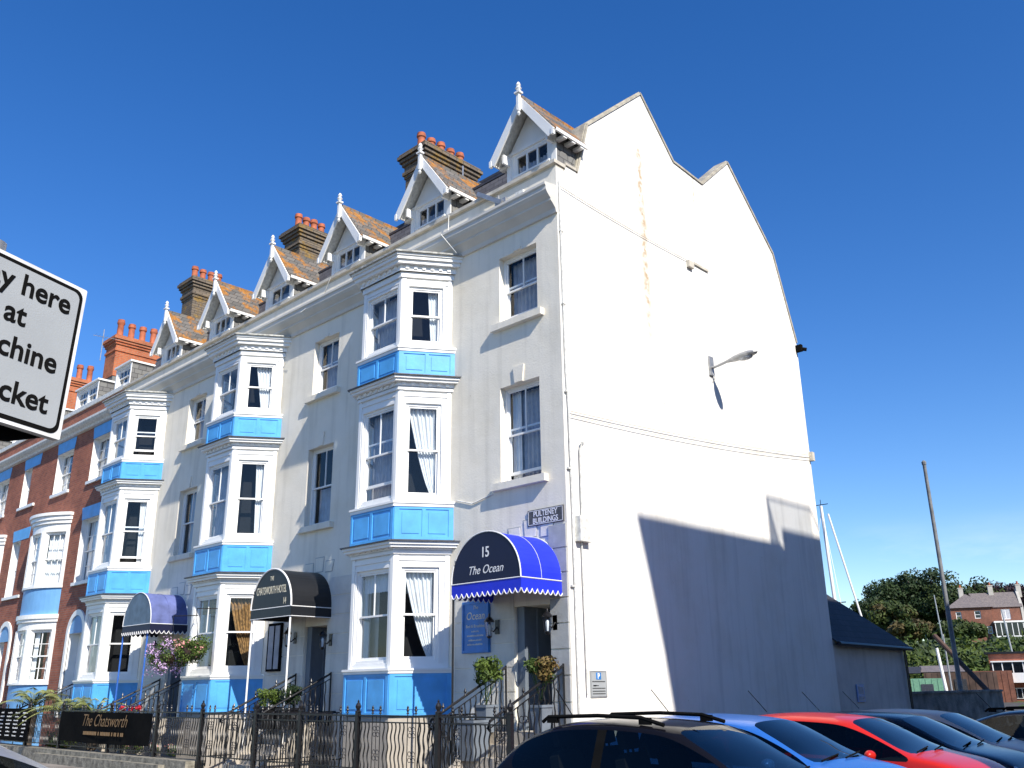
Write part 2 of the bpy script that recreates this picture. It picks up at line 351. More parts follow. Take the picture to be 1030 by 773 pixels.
def curtain(fr, u0, u1, v0, v1, c, style, parent, m='curtain'):
    mb = MB(); W = u1-u0; H = v1-v0; nu, nv = 48, 14
    def strip(edge0, edge1, folds):
        G = [[None]*(nu+1) for _ in range(nv+1)]
        for j in range(nv+1):
            t = j/nv; e0, e1 = edge0(t), edge1(t)
            for i in range(nu+1):
                s = i/nu; amp = min(.028, abs(e1-e0)*.05)
                G[j][i] = fr.p(e0+(e1-e0)*s, v0+H*t, c+amp*math.sin(s*folds*6.283+t*.7)+amp*.3*math.sin(s*23))
        for j in range(nv):
            for i in range(nu): mb.face([G[j][i], G[j][i+1], G[j+1][i+1], G[j+1][i]])
    if style == 'tied_right':
        strip(lambda t: u0+W*(.78-.78*max(0, (t-.04)/.96)**.75) if t > .04 else u0+W*.8, lambda t: u1, 7)
    elif style == 'strip_right': strip(lambda t: u0+W*(.72-.12*t), lambda t: u1, 4)
    elif style == 'strip_left': strip(lambda t: u0, lambda t: u0+W*.22, 3)
    elif style == 'both': strip(lambda t: u0, lambda t: u0+W*.25, 3); strip(lambda t: u1-W*.25, lambda t: u1, 3)
    elif style in ('net', 'both_net', 'net_half'):
        if style == 'both_net': strip(lambda t: u0, lambda t: u0+W*.25, 3); strip(lambda t: u1-W*.2, lambda t: u1, 3)
        g = MB(); c0 = c; zt_ = v1 if style != 'net_half' else v0+H*.5
        for i in range(40):
            a_, b_ = u0+W*i/40, u0+W*(i+1)/40; g.face([fr.p(a_, v0, c-.06+.012*math.sin(i*1.3)), fr.p(b_, v0, c-.06+.012*math.sin(i*1.3+1.3)), fr.p(b_, zt_, c-.06+.012*math.sin(i*1.3+1.3)), fr.p(a_, zt_, c-.06+.012*math.sin(i*1.3))])
        o = g.build('net_curtain', 'net', parent, True)
        if style != 'both_net': return o
    elif style == 'full': strip(lambda t: u0, lambda t: u1, 9)
    elif style == 'pelmet':
        H0 = H; v0 = v1-H*.22; H = H*.22; strip(lambda t: u0, lambda t: u1, 9); H = H0
    elif style == 'fan_right': strip(lambda t: u0+W*(.60-.3*t), lambda t: u1-W*.05, 5)
    o = mb.build('curtain', m, parent, True); return o

def sash(parent, fr, u0, u1, v0, v1, c, bars=(1, 1), meet=.5, curt=None, room=True, lower_bars=None, open_gap=0.0, cm='curtain', name='window_frame', rw=.25, roomd=.45, hbars=0):
    """sliding sash window filling u0..u1, v0..v1 with its outer face at n=c; returns the frame"""
    mb = MB(); t = .055
    mb.box(fr, u0, u0+t, v0, v1, c-.09, c); mb.box(fr, u1-t, u1, v0, v1, c-.09, c)
    mb.box(fr, u0+t, u1-t, v1-t, v1, c-.09, c-.002); mb.box(fr, u0+t, u1-t, v0, v0+t*.9, c-.09, c+.01)
    a0, a1, b0, b1 = u0+t, u1-t, v0+t*.9, v1-t; vm = b0+(b1-b0)*meet; k = .035
    def leaf(s0, s1, cc, nb, tag_bottom):
        mb.box(fr, a0, a0+k, s0, s1, cc-.035, cc); mb.box(fr, a1-k, a1, s0, s1, cc-.035, cc)
        mb.box(fr, a0+k, a1-k, s1-k, s1, cc-.035, cc-.001); mb.box(fr, a0+k, a1-k, s0, s0+(k*1.6 if tag_bottom else k), cc-.035, cc-.001)
        for i in range(nb):
            x = a0+(a1-a0)*(i+1)/(nb+1); mb.box(fr, x-.012, x+.012, s0+k, s1-k, cc-.03, cc-.004)
        for i in range(hbars):
            y = s0+(s1-s0)*(i+1)/(hbars+1); mb.box(fr, a0+k, a1-k, y-.011, y+.011, cc-.031, cc-.006)
    lb = bars[1] if lower_bars is None else lower_bars
    leaf(vm-.02+0, b1, c-.02, bars[0], False)
    leaf(b0+open_gap, vm+.02+open_gap, c-.058, lb, True)
    f = mb.build(name, 'white', parent, bevel=.004)
    MB().face([fr.p(a0+k,vm,c-.036), fr.p(a1-k,vm,c-.036), fr.p(a1-k,b1-k,c-.036), fr.p(a0+k,b1-k,c-.036)]).build('pane', 'glass', f)
    MB().face([fr.p(a0+k,b0+k+open_gap,c-.074), fr.p(a1-k,b0+k+open_gap,c-.074), fr.p(a1-k,vm+open_gap,c-.074), fr.p(a0+k,vm+open_gap,c-.074)]).build('pane', 'glass', f)
    if curt: curtain(fr, a0, a1, b0, b1, c-.15, curt, f, cm)
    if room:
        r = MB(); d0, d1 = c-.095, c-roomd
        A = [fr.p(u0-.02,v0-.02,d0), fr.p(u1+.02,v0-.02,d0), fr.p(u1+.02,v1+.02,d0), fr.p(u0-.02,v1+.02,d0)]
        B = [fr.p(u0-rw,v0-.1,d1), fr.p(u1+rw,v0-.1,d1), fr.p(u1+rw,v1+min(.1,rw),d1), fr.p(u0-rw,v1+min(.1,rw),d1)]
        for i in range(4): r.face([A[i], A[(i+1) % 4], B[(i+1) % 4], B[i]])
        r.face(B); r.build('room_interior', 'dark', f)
    return f

W = 6.394
def offset_poly(pts, d):
    """offset open polyline (right wall end -> front -> left wall end, y<0 outward) by d; returns closed CCW polygon reaching into the wall"""
    out = []; n = len(pts); segs = []
    for i in range(n-1):
        a, b = V(pts[i]), V(pts[i+1]); t = (b-a).normalized(); nn = V((-t.y, t.x))  # travelling right->left in -y half plane: outward
        if nn.y > 0: nn = -nn
        segs.append((a+nn*d, b+nn*d, t))
    # first/last meet y=+0.03
    def hit(a, t, y): return a+t*((y-a.y)/t.y)
    out.append(hit(segs[0][0], segs[0][2], .03))
    for i in range(len(segs)-1):
        a, _, t = segs[i]; b, _, u = segs[i+1]
        den = t.x*u.y-t.y*u.x; w = b-a; s = (w.x*u.y-w.y*u.x)/den; out.append(a+t*s)
    out.append(hit(segs[-1][0], segs[-1][2], .03))
    return [tuple(p) for p in out][::-1]

def bay_window(house, xr, k):
    c, p, w = .587, .86, 1.27; xr -= .145
    pl = [(xr, 0), (xr-c, -p), (xr-c-w, -p), (xr-2*c-w, 0)]
    ring = lambda d: offset_poly(pl, d)
    body = MB()
    body.prism(ring(.05), 0.0, 1.16, 1)
    levels = [(1.17, 1.90, 1.99, 4.04, 4.04, 4.25), (4.30, 4.93, 5.03, 7.28, 7.28, 7.53), (7.58, 8.09, 8.19, 9.74, 9.74, 10.19)]
    facs = []
    for i in range(3):
        a, b = pl[i], pl[i+1]
        o = V((b[0], b[1], 0)); u = V((a[0]-b[0], a[1]-b[1], 0)); facs.append((Fr(o, u, Z), u.length))
    opens = []
    for li, (pb, pt, wb, wt, cb, ct) in enumerate(levels):
        body.prism(ring(.10), pt, wb-.04, 0); body.prism(ring(.12), wb-.04, wb, 0)                     # sill moulding
        # window zone panels
        for fi, (fr, L) in enumerate(facs):
            m0 = .13 if fi == 1 else .14; m1 = .13 if fi == 1 else .19
            if fi == 2: m0, m1 = .19, .14
            v0, v1 = wb+.10, (3.80, 7.02, 9.56)[li]
            holed(body, fr, 0, L, wb-.001, wt+.001, [(m0, L-m1, v0, v1, .10)], .10, 0)
            # pilasters at the corners and against the wall, architrave round the opening
            for (q0, q1) in ((.0, .085), (L-.085, L)): body.box(fr, q0, q1, wb, wt-.002, 0, .022)
            body.box(fr, m0-.04, m0, v0-.02, v1+.05, 0, .014); body.box(fr, L-m1, L-m1+.04, v0-.02, v1+.05, 0, .014)
            body.box(fr, m0, L-m1, v1, v1+.05, 0, .013)
            body.box(fr, .085, L-.085, wt-.12, wt-.04, 0, .02)
            opens.append((li, fi, fr, m0, L-m1, v0, v1))
    b = body.build('bay_window', ['white', 'shadedrender'], house, bevel=.006)
    for li, (pb, pt, wb, wt, cb, ct) in enumerate(levels):   # sub-parts
        cn = MB()
        if li < 2:
            cn.prism(ring(.05), cb, cb+.07, 0); cn.prism(ring(.17), ct-.10, ct-.05, 0); cn.prism(ring(.21), ct-.05, ct, 0)
            dz0, dz1, dd, ddi = cb+.09, ct-.102, .10, .06
            cn.prism(ring(.07), cb+.07, dz1, 0, False, False)
        else:
            cn.prism(ring(.05), cb, cb+.12, 0); cn.prism(ring(.10), cb+.12, cb+.25, 0, False, False); cn.prism(ring(.20), cb+.25, cb+.33, 0); cn.prism(ring(.25), cb+.33, cb+.40, 0); cn.prism(ring(.28), cb+.40, ct, 0)
            dz0, dz1, dd, ddi = cb+.16, cb+.245, .128, .09
        for fr, L in facs:
            n = max(4, int(L/.17))
            for q in range(n):
                u = L*(q+.5)/n; cn.box(fr, u-.035, u+.035, dz0, dz1-.002, ddi, dd)
        cn.build('bay_cornice', 'white', b, bevel=.004)
        ld = MB()
        if li < 2:
            ld.prism(ring(.25), ct, ct+.022, 0); ld.prism(ring(.12), ct+.022, ct+.05, 0); ld.build('lead_ledge', 'lead', b)
        else:
            ld.prism(ring(.33), ct, ct+.035, 0); ld.prism(ring(.18), ct+.035, ct+.09, 0); ld.build('lead_roof', 'leadlight', b, bevel=.01)
        pn = MB(); pn.prism(ring(.07), pb, pt, 0); rp = ring(.07)[::-1]; pf = []
        for i in range(3):
            a, b2_ = rp[i], rp[i+1]; a = (a[0], a[1]); uu = V((a[0]-b2_[0], a[1]-b2_[1], 0)); pf.append((Fr((b2_[0], b2_[1], 0), uu, Z), uu.length))
        for fi, (fr, L) in enumerate(pf):
            h = pt-pb; f = .07
            cols = 2; mg = .06 if fi == 1 else .10
            if li == 0 and fi == 0: cols = 1
            wd = (L-2*mg-.07*(cols-1)-.02)/cols
            pn.box(fr, 0.005, L-.005, pt-.05, pt-.002, 0, .016); pn.box(fr, 0.005, L-.005, pb+.002, pb+.06, 0, .016)
            xs = [0.005]+[mg+q*(wd+.07) for q in range(cols)]
            for q in range(cols+1):
                s0 = 0.005 if q == 0 else mg+q*wd+(q-1)*.07+0.0
                s1 = mg if q == 0 else (L-.005 if q == cols else s0+.07)
                pn.box(fr, s0, s1, pb+.06, pt-.05, 0, .0155)
            for q in range(cols):
                s0 = mg+q*(wd+.07); pn.box(fr, s0+.055, s0+wd-.055, pb+.12, pt-.105, 0, .011)
        pn.build('blue_panel', 'blue', b, bevel=.005)
    cs = {(0,0,0): ('full_pelmet', 'curtain')}
    STY = [ # house 15, 14, 13 : per level (front, right cant)
        {0: ('pelmet', 'tied_right'), 1: ('net', 'tied_right'), 2: ('net', 'strip_right')},
        {0: ('pelmet', 'tied_right'), 1: ('net', 'strip_right'), 2: (None, 'fan_right')},
        {0: ('net', None), 1: ('net', 'strip_right'), 2: (None, None)}][k]
    for (li, fi, fr, u0, u1, v0, v1) in opens:
        front = fi == 1
        st = STY[li][0] if front else (STY[li][1] if fi == 0 else None)
        cm = 'gold' if (k == 1 and li == 0) else ('net' if (k == 2 and li == 0) or (k == 0 and li == 2 and front) else 'curtain')
        if k == 0 and li == 2 and not front: cm = 'curtain'
        gap = .26 if (k, li, front) == (0, 1, True) else (.12 if (k, li) in ((2, 2), (2, 1)) and fi == 0 else 0)
        sash(b, fr, u0, u1, v0, v1, -.03, bars=(1, 0) if front else (0, 0), curt=st, room=False, open_gap=gap, cm=cm)
        # each pane and curtain hangs under the frame's parent (part depth limit)
    inner = MB()
    for (pb, pt, wb, wt, cb, ct) in levels: inner.prism(ring(-.48), wb-.05, wt+.1, 0); inner.prism(ring(-.02), wb-.06, wb-.005, 0); inner.prism(ring(-.02), wt+.005, wt+.03, 0)
    inner.build('room_interior', 'dark', b)
    return b

# flatten: any object deeper than thing > part > sub-part is re-hung on the part
def flatten():
    for o in list(C.objects):
        d = 0; q = o
        while q.parent: q = q.parent; d += 1
        if d == 3:
            o.parent = o.parent.parent; o.matrix_parent_inverse = Matrix.Identity(4)

# ---------------------------------------------------------------- white terrace (three houses)
def strips(mb, x0, x1, z0, z1, h=.40, proud=.014):
    z = z0
    while z < z1-.1:
        t = min(z+h-.018, z1); mb.box(FAC, x0, x1, z, t, -.02, proud); z += h
def dormer(house, xc, lights):
    yf = .1; d = Fr((xc, yf, 0), X, Z)
    mb = MB(); hw = .64; ap = 12.93
    holed(mb, d, -hw, hw, 11.2, 12.05, [(-.45, .45, 11.50, 11.97, .06)], .06, 0)
    mb.face([d.p(-hw,12.05,0), d.p(hw,12.05,0), d.p(0,ap-.02,0)], 2)
    for sx in (-1, 1): mb.box(WLD, xc+sx*hw-.03, xc+sx*hw+.03, yf+.01, 1.25, 11.2, 12.12, 1)
    mb.box(d, -hw-.03, -hw+.09, 11.3, 12.1, 0, .03); mb.box(d, hw-.09, hw+.03, 11.3, 12.1, 0, .03)
    mb.box(d, -hw+.09, hw-.09, 12.03, 12.10, 0, .035); mb.box(d, -.50, .50, 11.46, 11.50, 0, .05)
    b = mb.build('dormer', ['white', 'cheek', 'white'], house, bevel=.004)
    # sash lights
    fm = MB(); fm.box(d, -.45, .45, 11.50, 11.54, -.05, -.01); fm.box(d, -.45, .45, 11.93, 11.97, -.05, -.01)
    for i in range(lights+1):
        u = -.43+.86*i/lights; fm.box(d, u-.022, u+.022, 11.54, 11.93, -.05, -.012)
    f = fm.build('window_frame', 'white', b)
    MB().face([d.p(-.45,11.5,-.035), d.p(.45,11.5,-.035), d.p(.45,11.97,-.035), d.p(-.45,11.97,-.035)]).build('pane', 'glass', b)
    r = MB(); r.box(d, -.55, .55, 11.40, 12.02, -.5, -.45); r.build('room_interior', 'dark', b)
    curtain(d, -.42, .42, 11.54, 11.74, -.10, 'full', b, 'net')
    # roof slopes
    rf = MB(); foot = 11.88; hx = .86; y0, y1 = -.20, 1.75
    for sx in (-1, 1):
        a = V((xc, 0, 13.0)); e = V((xc+sx*hx, 0, foot)); t = (e-a).normalized(); nn = V((sx*-t.z if sx < 0 else -t.z*1, 0, abs(t.x)))
        nn = V((abs(t.z)*sx, 0, abs(t.x)))
        q = [a+V((0,y0,0)), e+V((0,y0,0)), e+V((0,.78,0)), a+V((0,1.62,0))]
        top = [p+nn*.05 for p in q]
        rf.face(top if sx < 0 else top[::-1], 0); rf.face(q[::-1] if sx < 0 else q, 1)
        for i in range(4): rf.face([q[i], q[(i+1) % 4], top[(i+1) % 4], top[i]], 0)
    rf.box(WLD, xc-.05, xc+.05, y0, 1.6, 13.02, 13.075, 0)
    rf.build('dormer_roof', ['slate_lichen', 'dirtywhite'], b)
    # barge boards + rafter feet
    bb = MB()
    for sx in (-1, 1):
        A = (0, 13.06); E_ = (sx*.90, 11.86); tx, tz = E_[0]-A[0], E_[1]-A[1]; L = math.hypot(tx, tz); tx /= L; tz /= L; nx, nz = -abs(tz)*sx, -abs(tx)
        w0, w1 = .15, .19
        P = [(A[0], A[1]), (E_[0], E_[1]), (E_[0]+nx*w1, E_[1]+nz*w1), (0, A[1]-.26)]
        if sx < 0: pass
        else: P = P[::-1]
        bb.extr(Fr((xc, -.2, 0), X, Z), P, 0, .035)
        bb.box(Fr((xc, -.2, 0), X, Z), E_[0]-.03-sx*.05, E_[0]+.03-sx*.05, E_[1]-.10, E_[1]+.04, -.02, .045)
        for yy in (.12, .38, .64):
            bb.box(WLD, min(xc+sx*.66, xc+sx*.88), max(xc+sx*.66, xc+sx*.88), yy-.05, yy+.05, 11.82, 11.88, 0)
        bb.box(WLD, min(xc+sx*.86, xc+sx*.90), max(xc+sx*.86, xc+sx*.90), -.16, .80, 11.86, 11.93, 0)
        # curved bracket
        bb.box(Fr((xc, -.02, 0), X, Z), sx*.60-.025, sx*.60+.025, 11.80, 12.0, -.1, .10)
    bb.build('bargeboard', 'white', b, bevel=.006)
    fi = MB(); fi.box(Fr((xc, -.26, 0), X, Z), -.035, .035, 12.72, 13.16, -.035, .035)
    fi.box(Fr((xc, -.26, 0), X, Z), -.07, .07, 13.10, 13.14, -.06, .06)
    fi.lathe((xc, -.26, 13.14), [(.05,0), (.03,.03), (.07,.09), (.03,.13), (.055,.17), (.02,.24)], 8)
    fi.lathe((xc, -.26, 12.58), [(.012,0), (.045,.05), (.02,.09), (.045,.12), (.035,.15)], 8)
    fi.build('finial', 'white', b, bevel=.004)
def chimney(house, x0, x1, y0, y1, zb, zt, npots, m, mcap, potz=.65, potr=.135, capm=None, rendered=None):
    mb = MB(); q = .14
    zc = zt-.75
    if rendered: mb.box(WLD, x0, x1, y0, y1, zb, rendered, 2); mb.box(WLD, x0-.03, x1+.03, y0-.03, y1+.03, rendered, zc, 0)
    else: mb.box(WLD, x0, x1, y0, y1, zb, zc, 0)
    for i, (d, a, b_) in enumerate([(.03, 0, .10), (.07, .10, .2), (.03, .2, .38), (.08, .38, .48), (.13, .48, .58), (.18, .58, .68), (.14, .68, .75)]):
        mb.box(WLD, x0-d, x1+d, y0-d, y1+d, zc+a, zc+b_, 1 if i in (5, 6) else 0)
    b = mb.build('chimney', [m, mcap, 'concrete'], house, bevel=.012)
    for i in range(npots):
        yy = y0+(y1-y0)*(i+.5)/npots; h = potz*random.uniform(.93, 1.05)
        MB().lathe(((x0+x1)/2, yy, zt-.01), [(potr*.95,0), (potr*.95,.05), (potr*.8,.08), (potr*.74,h*.75), (potr*.95,h*.8), (potr*.95,h*.9), (potr*.85,h*.92), (potr*.85,h), (potr*.65,h), (potr*.65,h-.2)], 14).build('chimney_pot', 'pot', b, True)
HL = ['tall white end-of-terrace house with sky blue bay panels and a blank sunlit gable wall',
      'middle house of the white terrace, with sky blue bay panels and the black awning',
      'white house adjoining the red brick house, with the faded blue awning at its door']
ROOF = [(.40,11.22), (.98,12.5), (3.03,14.32), (4.2,13.05), (5.4,12.98), (6.74,14.18), (8.6,12.3), (9.36,10.0)]
for k in range(3):
    xr, xl = -k*W, (-(k+1)*W)
    h = thing('terraced_house', HL[k], 'house', ((xr+xl)/2, 0, 0), 'white bay-fronted houses of the terrace')
    wl = MB(); d0, d1 = -1.25-k*W, -.42-k*W; u1 = -.553-k*W; u0 = u1-1.008
    ops = [(u0, u1, 8.33, 9.76, .20), (u0, u1, 5.18, 7.03, .20), (d0, d1, .95, 2.96, .8), (-2.35-k*W, -1.75-k*W, .18, .75, .2)]
    holed(wl, FAC, xl, xr, -.3, 11.2, ops, .2, 0)
    MB().box(WLD, xl, xr-(.31 if k == 0 else 0), 9.2, 9.42, -.3, 10.1, 0).build('rear_wall', 'white_wall', h)
    w = wl.build('wall', 'white_wall', h)
    if k == 0:
        prof = [(.004,-.3), (9.45,-.3), (9.45,10.1), (8.68,12.42), (6.74,14.32), (5.4,13.12), (4.2,13.2), (3.03,14.46), (1.02,12.64), (.62,11.34), (.26,11.34), (.26,11.2), (.004,11.2)]
        g = MB().extr(GAB, prof, -.3, 0); g = g.build('gable_wall', 'gable', h)
        cp = MB(); pp = prof[2:10]
        for i in range(len(pp)-1):
            a, b_ = V((0, *pp[i])), V((0, *pp[i+1])); t = (b_-a).normalized(); fr = Fr(a, t, X, None)
            up = V((0, -t.z, t.y)); up = up if up.z > 0 or i == 0 else -up
            if up.z < 0: up = -up
            fr = Fr(a, t, up); L = (b_-a).length
            cp.box(fr, -.01, L+.01, -.02, .045, *sorted((0, .36 if fr.n.x < 0 else -.36)))
            cp.box(fr, 0, L, -.03, .02, *sorted((-.03 if fr.n.x < 0 else .03, 0)))
        cp.build('verge_coping', 'stone', h)
    # ashlar ground storey
    a = MB(); strips(a, -2.76-k*W, d0-.01, 1.17, 3.95); a.build('ashlar_courses', 'ashlar', h, bevel=.006)
    if k: a = MB(); strips(a, d1+.01, -2.804-.04-2.696+W-k*W-.02, 1.17, 3.95); a.build('ashlar_courses', 'ashlar', h, bevel=.006)
    if k == 0:
        qd = MB(); z = 1.0
        while z < 4.0: qd.box(FAC, d1+.02, -.012, z, z+.385, -.02, .03); z += .41
        qd.build('quoin_blocks', 'grey_quoin', h, bevel=.012)
    # keystones
    uc = (u0+u1)/2; dc = (d0+d1)/2
    MB().extr(FAC, [(uc-.10,7.04), (uc+.10,7.04), (uc+.14,7.36), (uc-.14,7.36)], -.01, .03).build('keystone', 'white_wall', h, bevel=.005)
    MB().extr(FAC, [(uc-.09,9.77), (uc+.09,9.77), (uc+.10,9.83), (uc-.10,9.83)], -.01, .03).build('keystone', 'white_wall', h, bevel=.005)
    for s0, w_, zz, zt_ in ((0, .13, 4.12, 4.42), (-.36, .12, 4.10, 4.32), (.36, .12, 4.10, 4.32)):
        P_ = [(dc+s0-w_,zz), (dc+s0+w_,zz), (dc+s0*1.1+w_*1.2,zt_), (dc+s0*1.1-w_*1.2,zt_)]
        MB().extr(FAC, [(q[0]+(.018 if i in (1,2) else -.018), q[1]+(.018 if i > 1 else -.018)) for i, q in enumerate(P_)], -.01, .006).build('keystone_border', 'grey_quoin', h)
        MB().extr(FAC, P_, -.01, .014).build('keystone', 'white_wall', h, bevel=.005)
    for (z0, z1, st, gap, cm) in ((8.33, 9.76, [('net'), 'net', 'net'][k], .10, 'curtain'), (5.18, 7.03, ['both_net', 'net_half', 'net'][k], .12 if k == 0 else 0, 'curtain')):
        f = sash(h, FAC, u0, u1, z0, z1, -.14, bars=(1, 0), curt=st, open_gap=gap, name='window', cm=cm)
        MB().box(FAC, u0-.16, u1+.16, z0-.13, z0, -.12, .11).build('window_sill', 'white_wall', f, bevel=.012)
    f = sash(h, FAC, -2.35-k*W, -1.75-k*W, .18, .75, -.1, bars=(1, 1), name='basement_window')
    bay_window(h, -2.804-k*W, k)
    # porch and door
    dm = MB(); dm.box(FAC, d0+.14, d1, .95, 2.96, -.86, -.78); dr = dm.build('door', 'doordark', h)
    p2 = MB(); q = Fr((d0+.14, .78, 0), X, Z)
    for zz in ((1.1, 1.75), (1.85, 2.75)):
        for (s0, s1) in ((.08, .31), (.38, .61)): p2.box(q, s0, s1, zz[0], zz[1], 0, .012)
    p2.build('door_panel', 'doordark', dr, bevel=.006)
    MB().lathe((d0+.24, .72, 1.95), [(.03,0), (.012,.02), (.03,.04)], 8, ax=Y).build('door_handle', 'goldtext', dr)
    ps = MB(); ps.box(WLD, d0+.003, d0+.14, .06, .85, .95, 2.955, 0)
    for (ya, yb) in ((.06, .10), (.40, .46), (.78, .84)): ps.box(WLD, d0+.14, d0+.17, ya, yb, .95, 2.95, 0)
    ps.build('door_surround', 'door', h, bevel=.004)
    # steps with flank walls, in the shade-darkened beige
    st = MB(); x0, x1 = d0-.10, d1+.16
    if k == 0: x1 = -.05
    prof = [(0.0, -.3), (0.0, .948), (-.55, .948)]
    z = .948
    for i in range(5): z -= .175; prof += [(-.55-.25*i, z), (-.55-.25*(i+1), z)]
    prof = prof[:-1]+[(-1.55, z), (-1.55, -.3)]
    st.extr(Fr((x0, 0, 0), Y, Z), [(a_, b_) for a_, b_ in prof], 0, x1-x0)
    fw = [(-.02, -.3), (-.02, 1.02), (-.50, 1.02), (-1.60, .24), (-1.60, -.3)]
    for xx in (x0-.13, x1): st.extr(Fr((xx, 0, 0), Y, Z), fw, 0, .13)
    st.build('steps', 'shadedrender', h, bevel=.01)
    # cornice + parapet + coping
    cr = MB(); pr = [(0,10.18), (-.05,10.18), (-.07,10.26), (-.15,10.34), (-.20,10.38), (-.20,10.42), (-.29,10.50), (-.33,10.56), (-.33,10.63), (-.36,10.66), (-.36,10.71), (-.03,10.76), (0,10.76)]
    cr.extr(Fr((xl, 0, 0), Y, Z), [(p[0], p[1]) for p in pr], 0, xr-xl+(.02 if k == 0 else 0))
    cr.build('cornice', 'cornice', h)
    pa = MB(); pa.box(WLD, xl, xr-(.002 if k == 0 else 0), .003, .24, 11.2, 11.26, 0); pa.box(WLD, xl, xr+(.03 if k == 0 else 0), -.07, .27, 11.26, 11.335, 0)
    if k == 0: pa.box(WLD, -.27, .03, .27, .60, 11.345, 11.40, 0)
    pa.build('parapet_coping', 'copingpaint', h, bevel=.01)
    rf = MB()
    for i in range(len(ROOF)-1):
        (ya, za), (yb, zb) = ROOF[i], ROOF[i+1]
        rr = xr-(.30 if k == 0 else 0)
        if k == 0 and i == 0: rr = xr-.02
        rf.face([(xl,ya,za), (rr,ya,za), (rr,yb,zb), (xl,yb,zb)], 1 if i in (4,) else 0)
    rf.box(WLD, xl, xr-.31, 2.93, 3.13, 14.28, 14.36, 2); rf.box(WLD, xl, xr-.31, .95, 1.05, 12.48, 12.54, 2)
    rf.build('roof', ['slate', 'slate_lichen', 'lead'], h)
    for j in (2*k, 2*k+1): dormer(h, -.71-3.075*j, 2 if j == 3 else 3)
    cx = -6.43-6.3*k
    chimney(h, cx-.40, cx+.40, [1.78, 2.05, 1.75][k], [3.55, 3.2, 3.0][k], 11.5, [15.38, 15.5, 15.75][k], [5, 4, 4][k], 'stonestack', 'stonestack', potz=.62)
    # rainwater pipe between the houses
    if k < 2:
        xp = xl+.62
        dp = MB(); dp.tube([(xp, -.07, 10.1), (xp, -.07, .1)], .035, 8)
        for zz in (9, 7.2, 5.4, 3.6, 1.8): dp.box(FAC, xp-.06, xp+.06, zz, zz+.05, .0, .11)
        dp.build('downpipe', 'dirtywhite', h, True)

# corner pipe, cables and boxes on the gable
t = MB(); t.tube([(.03, .05, 10.9), (.03, .07, 7), (.04, .10, 6.3), (.035, .12, 4.4), (.035, .12, 1.2)], .018, 6)
for zz in (9.8, 8.3, 6.6, 5.2, 3.2): t.box(GAB, .03, .12, zz, zz+.03, 0, .05)
tag(t.build('cable_conduit', 'dirtywhite', None, True), 'thin cable conduit running down the gable corner of the white end house', 'conduit')
def sag(a, b, s, n=10): a, b = V(a), V(b); return [a+(b-a)*(i/n)-Z*s*4*(i/n)*(1-i/n) for i in range(n+1)]
t = MB(); t.tube(sag((.03,.05,10.78), (.03,4.45,10.72), .05), .008, 6); t.box(GAB, 4.42, 4.62, 10.56, 10.72, 0, .08); t.box(GAB, 4.72, 5.3, 10.72, 10.78, 0, .04)
tag(t.build('wall_cable', 'copingpaint', None), 'upper cable slanting from the parapet to a small bracket high on the gable', 'cable')
t = MB(); t.tube(sag((.04,.15,6.26), (.06,9.45,7.06), .08), .007, 6); t.tube(sag((.04,.15,6.18), (.06,9.45,6.98), .10), .006, 6); t.box(GAB, 9.38, 9.5, 6.92, 7.14, 0, .10)
tag(t.build('wall_cable', 'copingpaint', None), 'pair of lower cables crossing the whole gable wall beneath the street lamp', 'cable')
t = MB(); t.box(GAB, 9.36, 9.46, 9.82, 10.0, .0, .16); t.tube([(.1,9.42,9.9), (.24,9.5,9.86)], .05, 8)
tag(t.build('security_camera', 'black', None), 'small dark camera at the rear upper corner of the gable', 'camera')
b = MB(); b.box(GAB, .20, .52, 3.97, 4.40, 0, .13); b = b.build('meter_box', 'dirtywhite', None, bevel=.012); tag(b, 'white utility box low on the gable next to the blue awning', 'utility box')
p = MB(); p.tube([(.05,.36,4.4), (.05,.37,5.6), (.09,.38,5.72), (.05,.50,5.80)], .025, 8); p.tube([(.04,.33,3.97), (.04,.34,1.5)], .014, 6); p.build('pipe', 'dirtywhite', b, True)

